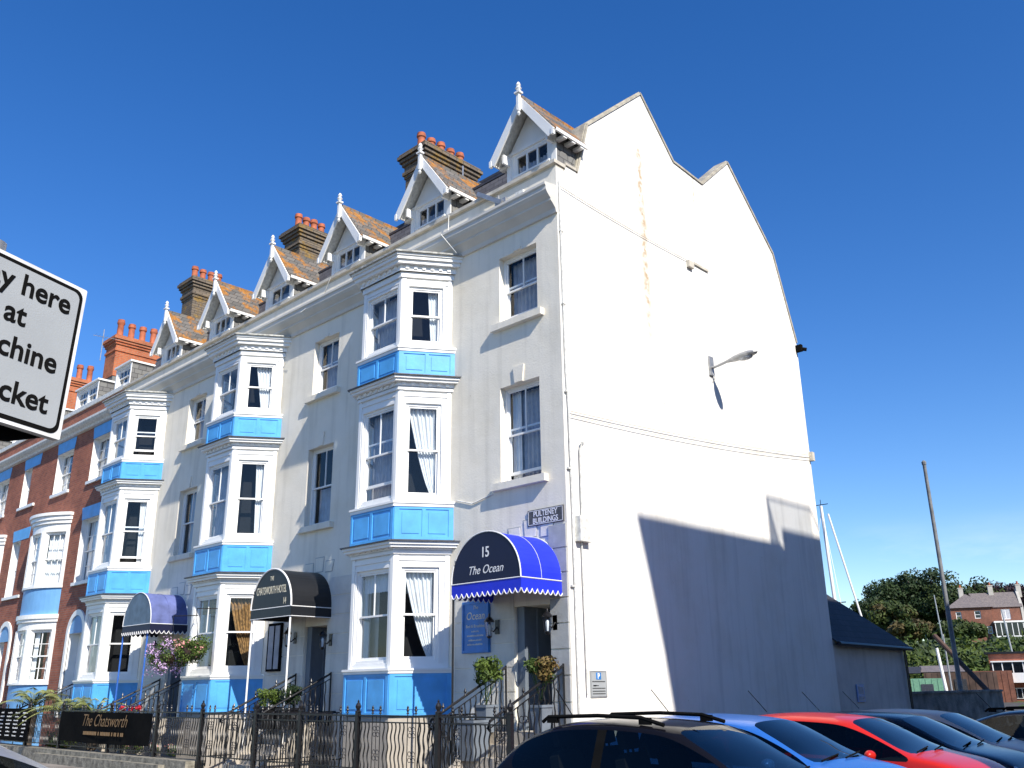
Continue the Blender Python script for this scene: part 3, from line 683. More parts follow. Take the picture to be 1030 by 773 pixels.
# ---------------------------------------------------------------- red brick terrace
def brick_house(cx, label):
    xr, xl = cx+(4.65 if cx > -24 else 3.25), cx-3.25
    if cx > -24: xr = -3*W
    h = thing('brick_house', label, 'house', ((xr+xl)/2, 0, 0), 'red brick houses of the terrace')
    dc = cx+3.2
    mb = MB(); ops = []
    wins = [(cx-.74, cx+.74, 8.42, 9.92, 3), (dc-.78, dc+.78, 8.42, 9.92, 3), (dc-.80, dc+.80, 5.06, 7.12, 3)]
    for (a, b_, c_, d_, n) in wins: ops.append((a, b_, c_, d_, .24))
    ops.append((dc-.55, dc+.55, .95, 3.45, .35))
    holed(mb, FAC, xl, xr, -.3, 11.25, ops, .24, 0, 1)
    MB().box(WLD, xl, xr, 8.9, 9.1, -.3, 10, 0).build('rear_wall', 'brick', h)
    mb.build('wall', ['brick', 'white'], h)
    for (a, b_, c_, d_, n) in wins:
        f = sash(h, FAC, a, b_, c_, d_, -.18, bars=(2, 2), name='window', hbars=1, curt='full' if c_ < 6 else 'both', cm='curtain')
        MB().box(FAC, a-.06, b_+.06, c_-.10, c_, -.15, .07).build('window_sill', 'white', f, bevel=.008)
        MB().extr(FAC, [(a-.02,d_), (b_+.02,d_), (b_+.10,d_+.42), (a-.10,d_+.42)], -.01, .012).build('blue_lintel', 'blue', f)
    # arched doorway
    ar = MB(); N = 14
    for (ri, ro, c0, c1, mi) in ((.55, .72, -.05, .05, 0), (0.0, .55, -.30, -.08, 1)):
        for i in range(N):
            t0, t1 = math.pi*i/N, math.pi*(i+1)/N
            P = [(dc+ri*math.cos(t0), 3.45+ri*math.sin(t0)), (dc+ro*math.cos(t0), 3.45+ro*math.sin(t0)), (dc+ro*math.cos(t1), 3.45+ro*math.sin(t1)), (dc+ri*math.cos(t1), 3.45+ri*math.sin(t1))]
            if mi: ar.face([FAC.p(q[0], q[1], .01) for q in P], 1)
            else: ar.extr(FAC, P, c0, c1, 0)
    ar.box(FAC, dc-.72, dc-.55, .95, 3.45, -.02, .05, 0); ar.box(FAC, dc+.55, dc+.72, .95, 3.45, -.02, .05, 0)
    ar.build('door_arch', ['white', 'paleblue'], h)
    d = MB(); d.box(FAC, dc-.55, dc+.55, .95, 3.45, -.34, -.30); d = d.build('door', 'white', h)
    # bow window
    r = 2.05; hc = 1.45; yc = -.6+r; A = math.asin(hc/r)
    def arc(dr, n=18, a0=-A, a1=A): return [(cx+(r+dr)*math.sin(a0+(a1-a0)*i/n), yc-(r+dr)*math.cos(a0+(a1-a0)*i/n)) for i in range(n+1)]
    def ring(dr): return arc(dr)+[(cx+(r+dr)*math.sin(A), .03), (cx-(r+dr)*math.sin(A), .03)]
    b = MB()
    b.prism(ring(-.02), 0, 1.1, 1)
    for (z0, z1, dr) in ((1.93,1.99,.05), (3.66,3.9,-.01), (3.9,4.0,.05), (4.0,4.14,.09), (5.0,5.07,.05), (6.88,7.16,-.01), (7.16,7.28,.05), (7.28,7.42,.10), (7.42,7.52,.16)): b.prism(ring(dr), z0, z1, 0)
    fa = []
    for i in range(3):
        a0 = -A+2*A*i/3; a1 = -A+2*A*(i+1)/3
        P0 = V((cx+r*math.sin(a0), yc-r*math.cos(a0), 0)); P1 = V((cx+r*math.sin(a1), yc-r*math.cos(a1), 0))
        fa.append((Fr(P0, P1-P0, Z), (P1-P0).length))
    for fr, L in fa:
        for (z0, z1) in ((1.99, 3.66), (5.07, 6.88)):
            b.box(fr, -.02, .12, z0, z1, -.10, .03); b.box(fr, L-.12, L+.02, z0, z1, -.10, .03)
    bo = b.build('bow_window', ['white', 'paleblue'], h, bevel=.005)
    MB().prism(ring(-.01), 1.1, 1.93, 0).build('blue_panel', 'paleblue', bo); MB().prism(ring(-.01), 4.14, 5.0, 0).build('blue_panel', 'paleblue', bo)
    for fr, L in fa:
        for (z0, z1) in ((1.99, 3.66), (5.07, 6.88)):
            sash(bo, fr, .12, L-.12, z0, z1, -.03, bars=(1 if z0 < 3 else 2,)*2, hbars=1, room=False, curt='full' if z0 > 3 else 'both', cm='curtain')
    inn = MB(); inn.prism(ring(-.42), 1.9, 3.7, 0); inn.prism(ring(-.42), 5.0, 6.95, 0); inn.build('room_interior', 'dark', bo)
    # cornice, parapet, coping
    cr = MB(); pr = [(0,10.36), (-.10,10.38), (-.13,10.45), (-.22,10.52), (-.27,10.60), (-.27,10.68), (-.02,10.74), (0,10.74)]
    cr.extr(Fr((xl, 0, 0), Y, Z), pr, 0, xr-xl); cr.build('cornice', 'dirtywhite', h)
    MB().box(WLD, xl, xr, -.05, .3, 11.25, 11.40, 0).build('parapet_coping', 'dirtywhite', h, bevel=.01)
    rf = MB()
    for (q0, q1) in (((.4,11.2), (1.1,12.4)), ((1.1,12.4), (4.2,14.1)), ((4.2,14.1), (9.1,10.0))):
        rf.face([(xl,q0[0],q0[1]), (xr,q0[0],q0[1]), (xr,q1[0],q1[1]), (xl,q1[0],q1[1])])
    rf.build('roof', 'slate', h)
    for (dx, hw, nl) in ((cx+3.95 if cx > -24 else cx+3.3, .58, 1), (cx+.93, .95, 2)):
        dd = MB(); d0 = Fr((dx, .1, 0), X, Z)
        holed(dd, d0, -hw, hw, 11.3, 12.22, [(-hw+.1, hw-.1, 11.52, 12.14, .08)], .08, 0)
        for sx in (-1, 1): dd.box(WLD, dx+sx*hw-.02, dx+sx*hw+.02, .103, 1.8, 11.2, 12.22, 1)
        dd.box(WLD, dx-hw-.07, dx+hw+.07, .02, 2.0, 12.22, 12.28, 0)
        dd.box(d0, -hw-.02, -hw+.06, 11.3, 12.2, 0, .02); dd.box(d0, hw-.06, hw+.02, 11.3, 12.2, 0, .02)
        do = dd.build('dormer', ['white', 'cheek'], h, bevel=.004)
        for i in range(nl):
            ww = (2*hw-.2)/nl; sash(do, d0, -hw+.1+ww*i, -hw+.1+ww*(i+1), 11.52, 12.14, -.03, bars=(2, 2), hbars=0, roomd=.35, rw=.02)
    chimney(h, cx-1.75-.45, cx-1.75+.45, 1.75, 3.6, 11.5, [15.3, 15.3][0], 4, 'brick_orange', 'brick_orange', potz=.85, potr=.16, rendered=13.6)
    return h
brick_house(-23.6, 'red brick terraced house with a white bow window, joined to the white terrace')
brick_house(-30.1, 'red brick terraced house at the left edge of the photo, behind the parking sign')
brick_house(-36.6, 'farthest red brick house of the terrace, mostly hidden by the parking sign')

# ---------------------------------------------------------------- awnings
def awning(x0, x1, label, cm, fm, texts, pole, pole_z, scal, piping='piping', dep=1.0, zt=4.12):
    xc = (x0+x1)/2; a = (x1-x0)/2; zs = 3.30; b = zt-zs
    t = thing('door_awning', label, 'awning', (xc, 0, 3), None)
    N = 26; arc = [(xc+a*math.cos(math.pi*i/N), zs+b*max(0, math.sin(math.pi*i/N))**.92) for i in range(N+1)]
    m = MB(); ny = 6
    for i in range(N):
        for j in range(ny):
            y0, y1 = -dep*j/ny-.01, -dep*(j+1)/ny-.01
            dip = lambda jj, ii: .012*math.sin(math.pi*jj/ny)*math.sin(math.pi*ii/N)
            P = [(arc[i][0], y0, arc[i][1]-dip(j,i)), (arc[i][0], y1, arc[i][1]-dip(j+1,i)), (arc[i+1][0], y1, arc[i+1][1]-dip(j+1,i+1)), (arc[i+1][0], y0, arc[i+1][1]-dip(j,i+1))]
            m.face(P); m.face([(p[0]*1+0, p[1], p[2]-.012) for p in reversed(P)])
    m.build('canopy', cm, t, True)
    f = MB(); fr = Fr((0, -dep-.01, 0), X, Z)
    f.extr(fr, arc, -.012, .003); fo = f.build('front_panel', fm, t)
    vb = 3.13; v = MB(); pp = MB(); vh = zs-vb
    def val(fr2, L):
        n = max(6, round(L/.125)); pts = []
        for i in range(n*8+1):
            u = L*i/(n*8); ph = (i % 8)/8; pts.append((u, vb-.075*abs(math.sin(math.pi*(i/8))) if scal else vb-.03))
        for i in range(len(pts)-1):
            p, q = pts[i], pts[i+1]
            v.extr(fr2, [(p[0],p[1]), (q[0],q[1]), (q[0],zs), (p[0],zs)], -.006, .004, 0, True)
        pp.tube([fr2.p(p[0], p[1], .006) for p in pts], .010 if scal else .008, 5)
        pp.tube([fr2.p(0, zs, .006), fr2.p(L, zs, .006)], .010, 5)
    val(Fr((x0, -dep-.01, 0), X, Z), x1-x0); val(Fr((x1, -dep-.01, 0), Y, Z), dep); val(Fr((x0, -.01, 0), -Y, Z), dep)
    v.build('valance', cm if cm != 'awn_faded' else 'awn_navy', t)
    pp.tube([fr.p(p[0], p[1], .004) for p in arc], .012 if scal else .02, 6)
    if scal: pp.tube([(p[0], -.02, p[1]+.004) for p in arc], .010, 5)
    pp.build('white_piping', piping, t, True)
    if scal:
        s = MB(); s.tube([(p[0], -dep*.52, p[1]+.002) for p in arc], .004, 5); s.build('seam', 'piping' if x0 > -3 else cm, t)
    for px, py in pole:
        MB().tube([(px, py, 3.2), (px, py, pole_z[0])], pole_z[1], 8).build('support_pole', pole_z[2], t, True)
    for (s, u, vv, size, mm, kw) in texts: text('lettering', s, fr, xc+u, vv, size, mm, t, **kw)
    return t
awning(-1.76, -.13, 'royal blue round-fronted awning with white scalloped edge, lettered 15 The Ocean', 'awn_blue', 'awn_navy',
       [('15', .0, 3.70, .24, 'piping', dict(xs=.85, off=.004)), ('The Ocean', .0, 3.43, .20, 'piping', dict(shear=.35, xs=.92))],
       [(-1.745, -.99)], (.2, .018, 'iron'), True)
awning(-1.76-W-.10, -.13-W-.16, 'black round-fronted awning lettered The Chatsworth Hotel 14 on white poles', 'awn_black', 'awn_black',
       [('THE', -.02, 3.88, .13, 'cream', dict(xs=.6, off=.001)), ('CHATSWORTH HOTEL', -.02, 3.60, .225, 'cream', dict(xs=.50, off=.002)), ('14', .52, 3.36, .19, 'cream', dict(xs=.62, off=.002))],
       [(-1.76-W-.06, -.99), (-.13-W-.20, -.99)], (.2, .02, 'white'), False)
awning(-1.76-2*W-.14, -.13-2*W-.16, 'faded blue round-fronted awning on blue poles, farthest along the white terrace', 'awn_faded', 'awn_teal', [],
       [(-1.76-2*W-.10, -.99), (-.13-2*W-.30, -.99)], (.2, .022, 'bluepole'), True)

# ---------------------------------------------------------------- lanterns, plates
def lantern(x, y, z, label, lit=False):
    t = thing('wall_lantern', label, 'lantern', (x, 0, z), 'black coach lanterns by the doors')
    m = MB(); m.box(FAC, x-.05, x+.05, z-.10, z+.14, -.01, .03); m.tube([(x, -.03, z+.02), (x, y*.5, z-.06), (x, y*.9, z-.04), (x, y, z+.12)], .013, 6)
    m.lathe((x, y, z), [(.02,-.18), (.045,-.155), (.05,-.14)], 8)
    m.lathe((x, y, z), [(.085,.10), (.09,.12), (.05,.17), (.02,.19), (.015,.23), (.002,.25)], 8)
    for i in range(6):
        a = i*math.pi/3; m.tube([(x+.048*math.cos(a), y+.048*math.sin(a), z-.14), (x+.082*math.cos(a), y+.082*math.sin(a), z+.11)], .005, 4)
    m.build('bracket', 'iron', t, True)
    MB().lathe((x, y, z), [(.043,-.139), (.06,-.05), (.077,.10)], 6).build('glass_body', 'glass', t)
    MB().lathe((x, y, z), [(.02,-.12), (.03,-.03), (.03,.03), (.012,.06)], 10).build('bulb', 'curtain', t, True)
lantern(-1.66, -.22, 2.62, 'black lantern right of the blue sign board, left of the door of number 15')
lantern(-.30, -.22, 2.62, 'black lantern on the grey quoin blocks, right of the door of number 15')
lantern(-1.60-W, -.22, 2.72, 'black lantern under the black awning, left of the door')
lantern(-.25-W, -.22, 2.62, 'black lantern under the black awning, right of the door')
lantern(-1.60-2*W, -.22, 2.72, 'black lantern under the faded blue awning')
t = thing('street_name_plate', 'black street name plate lettered Pulteney Buildings at the corner of the white house', 'street sign', (-.46, 0, 4.4))
MB().box(FAC, -.88, -.05, 4.30, 4.58, .0, .025).build('plate', 'plaque', t, bevel=.012)
t1 = MB()
for (a, b, c, d) in ((-.86,-.07,4.315,4.325), (-.86,-.07,4.555,4.565), (-.865,-.855,4.315,4.565), (-.075,-.065,4.315,4.565)): t1.box(FAC, a, b, c, d, .0255, .028)
t1.build('white_border', 'piping', t)
text('lettering', 'PULTENEY', FAC, -.465, 4.455, .135, 'piping', t, xs=.88, c=.027, off=.002); text('lettering', 'BUILDINGS', FAC, -.465, 4.335, .135, 'piping', t, xs=.88, c=.027, off=.002)
t = thing('hotel_sign_board', 'tall blue sign board lettered Ocean on the wall left of the door of number 15', 'sign', (-2.18, 0, 2.6))
MB().box(FAC, -2.53, -1.83, 2.22, 3.12, .012, .055).build('board', 'signblue', t, bevel=.006)
m = MB()
for (a, b, c, d) in ((-2.52,-1.84,2.23,2.27), (-2.52,-1.84,3.07,3.11), (-2.52,-2.48,2.27,3.07), (-1.88,-1.84,2.27,3.07)): m.box(FAC, a, b, c, d, .055, .068)
m.build('frame', 'signblue', t, bevel=.004)
text('lettering', 'The', FAC, -2.18, 2.98, .09, 'cream', t, shear=.3, c=.057); text('lettering', 'Ocean', FAC, -2.18, 2.80, .19, 'cream', t, shear=.2, xs=.95, c=.057)
text('lettering', 'Bed & Breakfast', FAC, -2.18, 2.66, .075, 'cream', t, c=.057)
m = MB()
for i, wd in enumerate((.20, .42, .34, .40)):
    z = 2.58-i*.075; n = int(wd/.028)
    for q in range(n):
        u = -2.18-wd/2+q*.028; m.box(FAC, u, u+.018*random.uniform(.6, 1), z, z+.026*random.uniform(.7, 1.2), .055, .0575)
m.build('small_print', 'cream', t)
m = MB(); m.box(FAC, -9.05, -8.50, 2.05, 3.10, 0, .07, 0); m.box(FAC, -9.0, -8.80, 2.1, 3.04, .07, .073, 1); m.box(FAC, -8.74, -8.55, 2.1, 3.04, .07, .073, 1)
m.build('x', ['black', 'net'], None, bevel=.004); o = C.objects['x']; o.name = 'notice_case'; tag(o, 'black double-leaved notice case on the wall under the black awning', 'notice case')
t = thing('car_park_sign', 'small white parking plate with a blue P low on the sunlit gable', 'sign', (0, .66, 1.66))
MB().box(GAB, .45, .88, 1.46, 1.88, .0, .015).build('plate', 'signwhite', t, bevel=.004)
m = MB()
for (a, b, c, d) in ((.46,.87,1.47,1.48), (.46,.87,1.86,1.87), (.46,.47,1.48,1.86), (.86,.87,1.48,1.86)): m.box(GAB, a, b, c, d, .0152, .018)
m.build('border', 'galv', t)
MB().box(GAB, .60, .73, 1.74, 1.85, .0152, .018).build('blue_square', 'signblue', t)
text('lettering', 'P', GAB, .665, 1.755, .12, 'piping', t, c=.019, off=.003)
m = MB(); m.box(GAB, .52, .60, 1.635, 1.655, .0152, .018); m.box(GAB, .60, .66, 1.64, 1.65, .0152, .018)
for z in (1.70, 1.595, 1.55, 1.51):
    u = .50
    while u < .83: m.box(GAB, u, u+.018, z, z+.016, .0152, .0175); u += .026
m.build('small_print', 'black', t)
m = MB(); m.box(GAB, 10.40, 10.82, 1.22, 1.62, 0, .02, 0); m.box(GAB, 10.48, 10.74, 1.40, 1.56, .02, .023, 1); m.box(GAB, 10.46, 10.76, 1.26, 1.34, .02, .023, 1)
o = m.build('wall_notice', ['signblue', 'net'], None, bevel=.003); tag(o, 'dull blue notice on the shaded grey wall of the outbuilding', 'notice')

# street lamp on the gable
t = thing('wall_street_lamp', 'grey street lamp with a cobra head on the blank gable wall', 'street lamp', (0, 5.06, 8.4))
m = MB(); m.box(GAB, 4.98, 5.14, 8.12, 8.56, 0, .05); m.tube([(.05, 5.06, 8.30), (.20, 5.06, 8.31), (.45, 5.06, 8.35)], .032, 8); m.tube([(.04, 5.06, 8.2), (.10, 5.06, 8.05), (.05, 5.04, 7.95)], .010, 5)
m.build('bracket_arm', 'galv', t, True)
hd = MB(); prof = [(.40, .035, .03), (.50, .06, .05), (.62, .10, .07), (.80, .125, .085), (.98, .12, .08), (1.12, .075, .05), (1.17, .02, .02)]
rings = []
for (x, hw, hh) in prof:
    zc = 8.34+.06*(x-.40); rings.append([(x, 5.06+hw*math.cos(a*math.pi/6), zc+(hh if math.sin(a*math.pi/6) > 0 else hh*.75)*math.sin(a*math.pi/6)) for a in range(12)])
for i in range(len(rings)-1):
    for a in range(12): hd.face([rings[i][a], rings[i][(a+1) % 12], rings[i+1][(a+1) % 12], rings[i+1][a]])
hd.face(rings[0]); hd.face(rings[-1][::-1]); hd.build('lamp_head', 'galv', t, True)
MB().blob((.88, 5.06, 8.315), .17, .085, .055).build('lens', 'lampglass', t, True)

# small fittings on the parapet
t = MB(); t.box(Fr((-2.05, -.12, 11.34), (.6, 0, -.42), Y), 0, .85, -.05, .05, 0, .09); t.box(FAC, -1.55, -1.25, 10.78, 11.0, .0, .12); t.tube([(-1.45, -.08, 10.9), (-1.4, -.16, 11.0), (-1.45, -.12, 11.1)], .02, 6)
tag(t.build('bracket_floodlight', 'galv', None, bevel=.006), 'galvanised floodlight arm jutting below the parapet by the second dormer from the right', 'floodlight')
t = MB(); t.box(FAC, -1.05, -.83, 10.86, 11.03, .0, .05)
tag(t.build('alarm_box', 'dirtywhite', None, bevel=.01), 'small white box on the parapet near the corner', 'alarm box')
def aerial(x, y, z, label):
    m = MB(); m.tube([(x,y,z), (x,y,z+1.3)], .018, 6); m.tube([(x-.1,y-.35,z+1.0), (x+.1,y+.6,z+1.0)], .010, 5)
    for i in range(7):
        q = -.3+i*.14; m.tube([(x-.16, y+q, z+1.0), (x+.16, y+q, z+1.0)], .005, 4)
    tag(m.build('tv_aerial', 'galv', None), label, 'aerial')
aerial(-4.05, 1.3, 12.3, 'thin television aerial on the roof right of the nearest chimney')
aerial(-24.4, 1.0, 13.9, 'thin television aerial in front of the red brick chimney')
for pts, lb in (([(-7.35,-.08,11.3), (-7.5,-.12,10.9), (-8.1,-.38,10.5), (-7.9,-.36,10.35)], 'loose white cable hanging over the parapet between the two middle dormers'),
                ([(-3.0,-.08,11.3), (-2.98,-.1,10.9), (-2.9,-.37,10.68), (-2.6,-.2,10.2)], 'white cable hanging over the parapet right of the nearest bay'),
                ([(-2.75,-.02,5.05), (-2.3,-.02,4.92), (-1.75,-.02,5.02)], 'thin cable sagging across the wall below the first-floor window')):
    o = MB().tube(pts, .012, 5).build('loose_cable', 'dirtywhite', None, True); tag(o, lb, 'cable')

# ---------------------------------------------------------------- railings
YF = -1.80; RZ = 1.22
def wavy(z0, z1, r=.0125, ph=0, amp=.016, base=(0, 0)):
    n = 20; return MB().tube([(base[0]+amp*math.sin(ph+i/n*math.pi*5)*(0 < i < n), base[1], z0+(z1-z0)*i/n) for i in range(n+1)], r, 5)
def fence(x0, x1, posts, label, zb=.40):
    t = thing('iron_fence', label, 'fence', ((x0+x1)/2, YF, 0), 'black iron fence lengths in front of the terrace')
    m = MB(); m.box(WLD, x0, x1, YF-.022, YF+.022, RZ-.012, RZ+.012); m.build('top_rail', 'iron', t)
    m = MB(); m.box(WLD, x0, x1, YF-.012, YF+.012, RZ-.11, RZ-.09); m.build('second_rail', 'iron', t)
    m = MB(); m.box(WLD, x0, x1, YF-.015, YF+.015, zb-.01, zb+.01); m.build('bottom_rail', 'iron', t)
    for px in posts:
        m = MB(); m.box(WLD, px-.035, px+.035, YF-.035, YF+.035, .05, RZ+.05); m.lathe((px, YF, RZ+.05), [(.05,0), (.05,.02), (.025,.035), (.045,.07), (.05,.10), (.03,.14), (.012,.16), (.02,.175), (.002,.20)], 10)
        m.build('post', 'iron', t, bevel=.004)
    proto = pr2 = None; n = int((x1-x0)/.10)
    for i in range(n):
        x = x0+(i+.5)*(x1-x0)/n
        if any(abs(x-p) < .06 for p in posts): continue
        if i % 9 in (3, 5):
            if pr2 is None:
                m = MB(); m.tube([(x,YF,zb), (x,YF,RZ+.05)], .008, 5); m.lathe((x,YF,RZ+.03), [(.022,0), (.022,.015), (.010,.03), (.026,.06), (.016,.085), (.02,.10), (.002,.13)], 8)
                pr2 = (m.build('baluster', 'iron', t, True), x)
            else: c = pr2[0].copy(); c.location.x += x-pr2[1]; C.objects.link(c)
        elif i % 9 == 4:
            m = MB()
            for zz in (.62, .98):
                for s in (-1, 1):
                    for dz in (-.045, .045):
                        m.tube([(x+s*.045+.035*math.cos(a*.7), YF, zz+dz+.035*math.sin(a*.7)) for a in range(9)], .006, 4)
            m.tube([(x,YF,zb), (x,YF,RZ)], .006, 5)
            m.build('scroll_panel', 'iron', t, True)
        else:
            if proto is None: proto = (wavy(zb-.02, RZ-.1, base=(x, YF)).build('baluster', 'iron', t, True), x)
            else: c = proto[0].copy(); c.location.x += x-proto[1]; C.objects.link(c)
    return t
fence(-1.2, .40, [.37, -1.17], 'short iron fence length in front of the door of number 15, nearest the gable')
fence(-8.55, -1.25, [-3.2, -4.9, -6.4, -8.5], 'iron fence length in front of the nearest bay and the black awning')
fence(-15.9, -8.62, [-10.5, -12.9, -15.85], 'iron fence length behind the gold lettered black banner')
fence(-23.2, -15.98, [-18.2, -20.6, -23.15], 'iron fence length with the black menu board, in front of the brick house')
fence(-31.0, -23.3, [-25.4, -28.2, -30.9], 'iron fence length at the far left of the photo, nearly hidden by the parked car')
def stair_rail(x, label, k):
    t = thing('stair_railing', label, 'railing', (x, -.9, 0), 'black iron stair railings')
    a, b = V((x, -.06, 1.96)), V((x, -1.72, 1.17)); m = MB(); m.tube([a, b, b+V((0,-.05,-.10)), b+V((0,0,-.14))], .022, 8); m.tube([a-Z*.1, b-Z*.1], .010, 5)
    m.tube([V((x,-.06,.95)), a+Z*.03], .018, 6); m.build('handrail', 'iron', t, True)
    for i in range(1, 14):
        y = -.06-1.66*i/14; zt = 1.96-.79*i/14-.1; zb = .95 if y > -.55 else .95-(-.55-y)*.62
        wavy(zb, zt, base=(x, y), ph=i, amp=.012).build('baluster', 'iron', t, True)
    for i in (4, 8, 12):
        y = -.06-1.66*i/14; zt = 1.97-.79*i/14; m = MB()
        m.lathe((x, y, zt), [(.02,0), (.010,.03), (.024,.06), (.002,.12)], 8); m.build('finial', 'iron', t, True); m = MB()
        for s in (-1, 1): m.tube([(x, y+s*.045+.05*math.cos(a*.75), zt-.35+.05*math.sin(a*.75)) for a in range(9)], .007, 4)
        m.build('scrollwork', 'iron', t, True)
def area_rail(x, label):
    t = thing('area_railing', label, 'railing', (x, -.9, 0), 'black iron area railings running back to the wall')
    m = MB(); m.box(WLD, x-.015, x+.015, YF+.03, -.02, RZ-.012, RZ+.012); m.build('top_rail', 'iron', t); m = MB(); m.box(WLD, x-.012, x+.012, YF+.03, -.02, .38, .40); m.build('bottom_rail', 'iron', t)
    for i in range(15): wavy(.2, RZ, base=(x, YF+.10+i*.112), ph=i).build('baluster', 'iron', t, True)
area_rail(-5.35, 'area railing running back to the wall just left of the nearest bay')
area_rail(-8.4, 'area railing left of the steps under the black awning')
area_rail(-1.75, 'area railing left of the steps of number 15, under the hotel sign board')
area_rail(-6.35, 'area railing right of the steps under the black awning')
for k, nm in enumerate(('number 15', 'the black awning', 'the faded blue awning')):
    stair_rail(-1.42-k*W, 'stair railing on the left of the steps under '+('the blue awning of number 15' if k == 0 else nm), k)
    stair_rail(-.12-k*W, 'stair railing on the right of the steps under '+('the blue awning of number 15' if k == 0 else nm), k)
stair_rail(-19.75, 'stair railing of the red brick house beside the palms', 3)

# plinth, ground, road
m = MB(); m.box(WLD, -8.6, .45, -2.0, -1.62, -.2, .12); m.box(WLD, -45, -8.6, -2.02, -1.60, -.2, .30); m.box(WLD, -16.5, -9.5, -2.16, -2.02, -.2, .20)
tag(m.build('fence_plinth', 'kerb', None, bevel=.03), 'worn stone plinth carrying the black iron fence', 'plinth')
def gz(x, y): 
    t = min(max((x-.2)/2.5, 0), 1); return -.02-.15*t-.019*t*min(max(y, 0), 14)
def sheet(xs, ys, dz, name, m):
    mb = MB()
    for i in range(len(xs)-1):
        for j in range(len(ys)-1):
            mb.face([(x, y, gz(x,y)+dz) for x, y in ((xs[i],ys[j]), (xs[i+1],ys[j]), (xs[i+1],ys[j+1]), (xs[i],ys[j+1]))])
    return tag(mb.build(name, m, None), kind='structure')
sheet([-600, -60, 0, .2, 1, 1.8, 2.7, 30, 600], [-600, -60, 0, 3, 6, 9, 12, 14, 20.9, 700], 0, 'ground', 'asphalt')
sheet([-45, -20, -5, .2, .6], [-3.6, -2.03], .01, 'pavement', 'pave')
sheet([-45, .0], [-1.6, 0], .006, 'front_area', 'pave')
m = MB(); m.box(WLD, -45, .6, -3.75, -3.6, -.15, .05); tag(m.build('kerb', 'kerb', None, bevel=.015), kind='structure')
m = MB()
for y in (-4.75, -2.3, .15, 2.6, 5.0, 7.4, 9.9): m.box(WLD, 2.7, 5.6, y-.05, y+.05, gz(3,y)-.01, gz(3,y)+.007)
tag(m.build('parking_bay_lines', 'signedge', None), kind='structure')

# banners on the fence
t = thing('hotel_banner', 'black banner with gold script The Chatsworth tied to the iron fence', 'banner', (-13.2, YF-.05, .85))
m = MB(); n = 40; P = []
for j in range(7):
    row = []
    for i in range(n+1):
        x = -15.8+5.15*i/n; z = .52+.68*j/6-.03*math.sin(math.pi*i/n)*(j < 3); row.append((x, YF-.05-.014*math.sin(i*.55+j*.5)-.012*math.sin(i*.21), z))
    P.append(row)
for j in range(6):
    for i in range(n): m.face([P[j][i], P[j][i+1], P[j+1][i+1], P[j+1][i]])
m.build('cloth', 'black', t, True)
bf = Fr((0, YF-.05, 0), X, Z)
text('lettering', 'The Chatsworth', bf, -13.1, .88, .40, 'goldtext', t, shear=.42, c=.035, xs=.95, off=-.004)
m = MB(); u = -14.2
while u < -12.0: q = random.uniform(.04, .07); m.box(bf, u, u+q, .68, .76, .030, .034); u += q+random.choice((.025, .025, .09))
m.build('small_print', 'goldtext', t)
t = thing('menu_board', 'black menu board with rows of white writing hung on the fence by the palms', 'menu board', (-19.2, YF-.05, .85))
MB().box(bf, -20.4, -17.95, .42, 1.26, -.02, .02).build('board', 'black', t, bevel=.005)
m = MB()
for r_ in range(7):
    z = 1.13-.10*r_
    for (a, b) in ((-20.3, -19.9), (-19.75, -19.3), (-19.15, -18.7), (-18.5, -18.1)):
        u = a+random.uniform(0, .1)
        while u < b-random.uniform(0, .15): wq = random.uniform(.02, .05); m.box(bf, u, u+wq, z, z+random.uniform(.02, .04), .02, .0225); u += wq+.015
m.build('writing', 'piping', t)

# ---------------------------------------------------------------- plants
def pot_plant(name, label, cat, c, pot, plant, group=None):
    t = thing(name, label, cat, (c[0], c[1], c[2]), group); pot(t); plant(t); return t
def tapered(t, c, w0, w1, h, m='planter'):
    mb = MB(); P0 = [(c[0]+sx*w0, c[1]+sy*w0, c[2]) for sx, sy in ((-1,-1),(1,-1),(1,1),(-1,1))]; P1 = [(c[0]+sx*w1, c[1]+sy*w1, c[2]+h) for sx, sy in ((-1,-1),(1,-1),(1,1),(-1,1))]
    for i in range(4): mb.face([P0[i], P0[(i+1) % 4], P1[(i+1) % 4], P1[i]])
    mb.face(P1); mb.face(P0[::-1]); mb.box(WLD, c[0]-w1-.01, c[0]+w1+.01, c[1]-w1-.01, c[1]+w1+.01, c[2]+h-.04, c[2]+h); mb.build('pot', m, t, bevel=.008)
def bushy(t, c, r, n, sz, mats, stems=True, name='foliage'):
    m = MB()
    for i in range(9):
        d = V((random.uniform(-1,1), random.uniform(-1,1), random.uniform(-.6,1)))*r*.55
        m.leaves(V(c)+d, (r*.55, r*.55, r*.5), n//9, sz, random.randrange(len(mats)))
    if stems:
        for i in range(14):
            a = random.uniform(0, 6.28); m.tube([(c[0], c[1], c[2]-r*1.9), (c[0]+math.cos(a)*r*.8, c[1]+math.sin(a)*r*.8, c[2]+random.uniform(0, r*1.1))], .004, 3)
    m.build(name, mats, t)
pot_plant('potted_shrub', 'dark green shrub in a tall grey planter left of the door of number 15', 'potted plant', (-1.33,-.42,.95), lambda t: tapered(t, (-1.33,-.62,.95), .10, .14, .42), lambda t: bushy(t, (-1.33,-.62,1.86), .27, 1400, .035, ['leaf', 'leaf', 'boxwood']), 'shrubs either side of the blue-awning door')
pot_plant('potted_shrub', 'reddish-green shrub in a tall grey planter right of the door of number 15', 'potted plant', (-.28,-.42,.95), lambda t: tapered(t, (-.20,-.52,.95), .09, .13, .42), lambda t: bushy(t, (-.20,-.52,1.88), .25, 1300, .035, ['leaf', 'leaf_red']), 'shrubs either side of the blue-awning door')
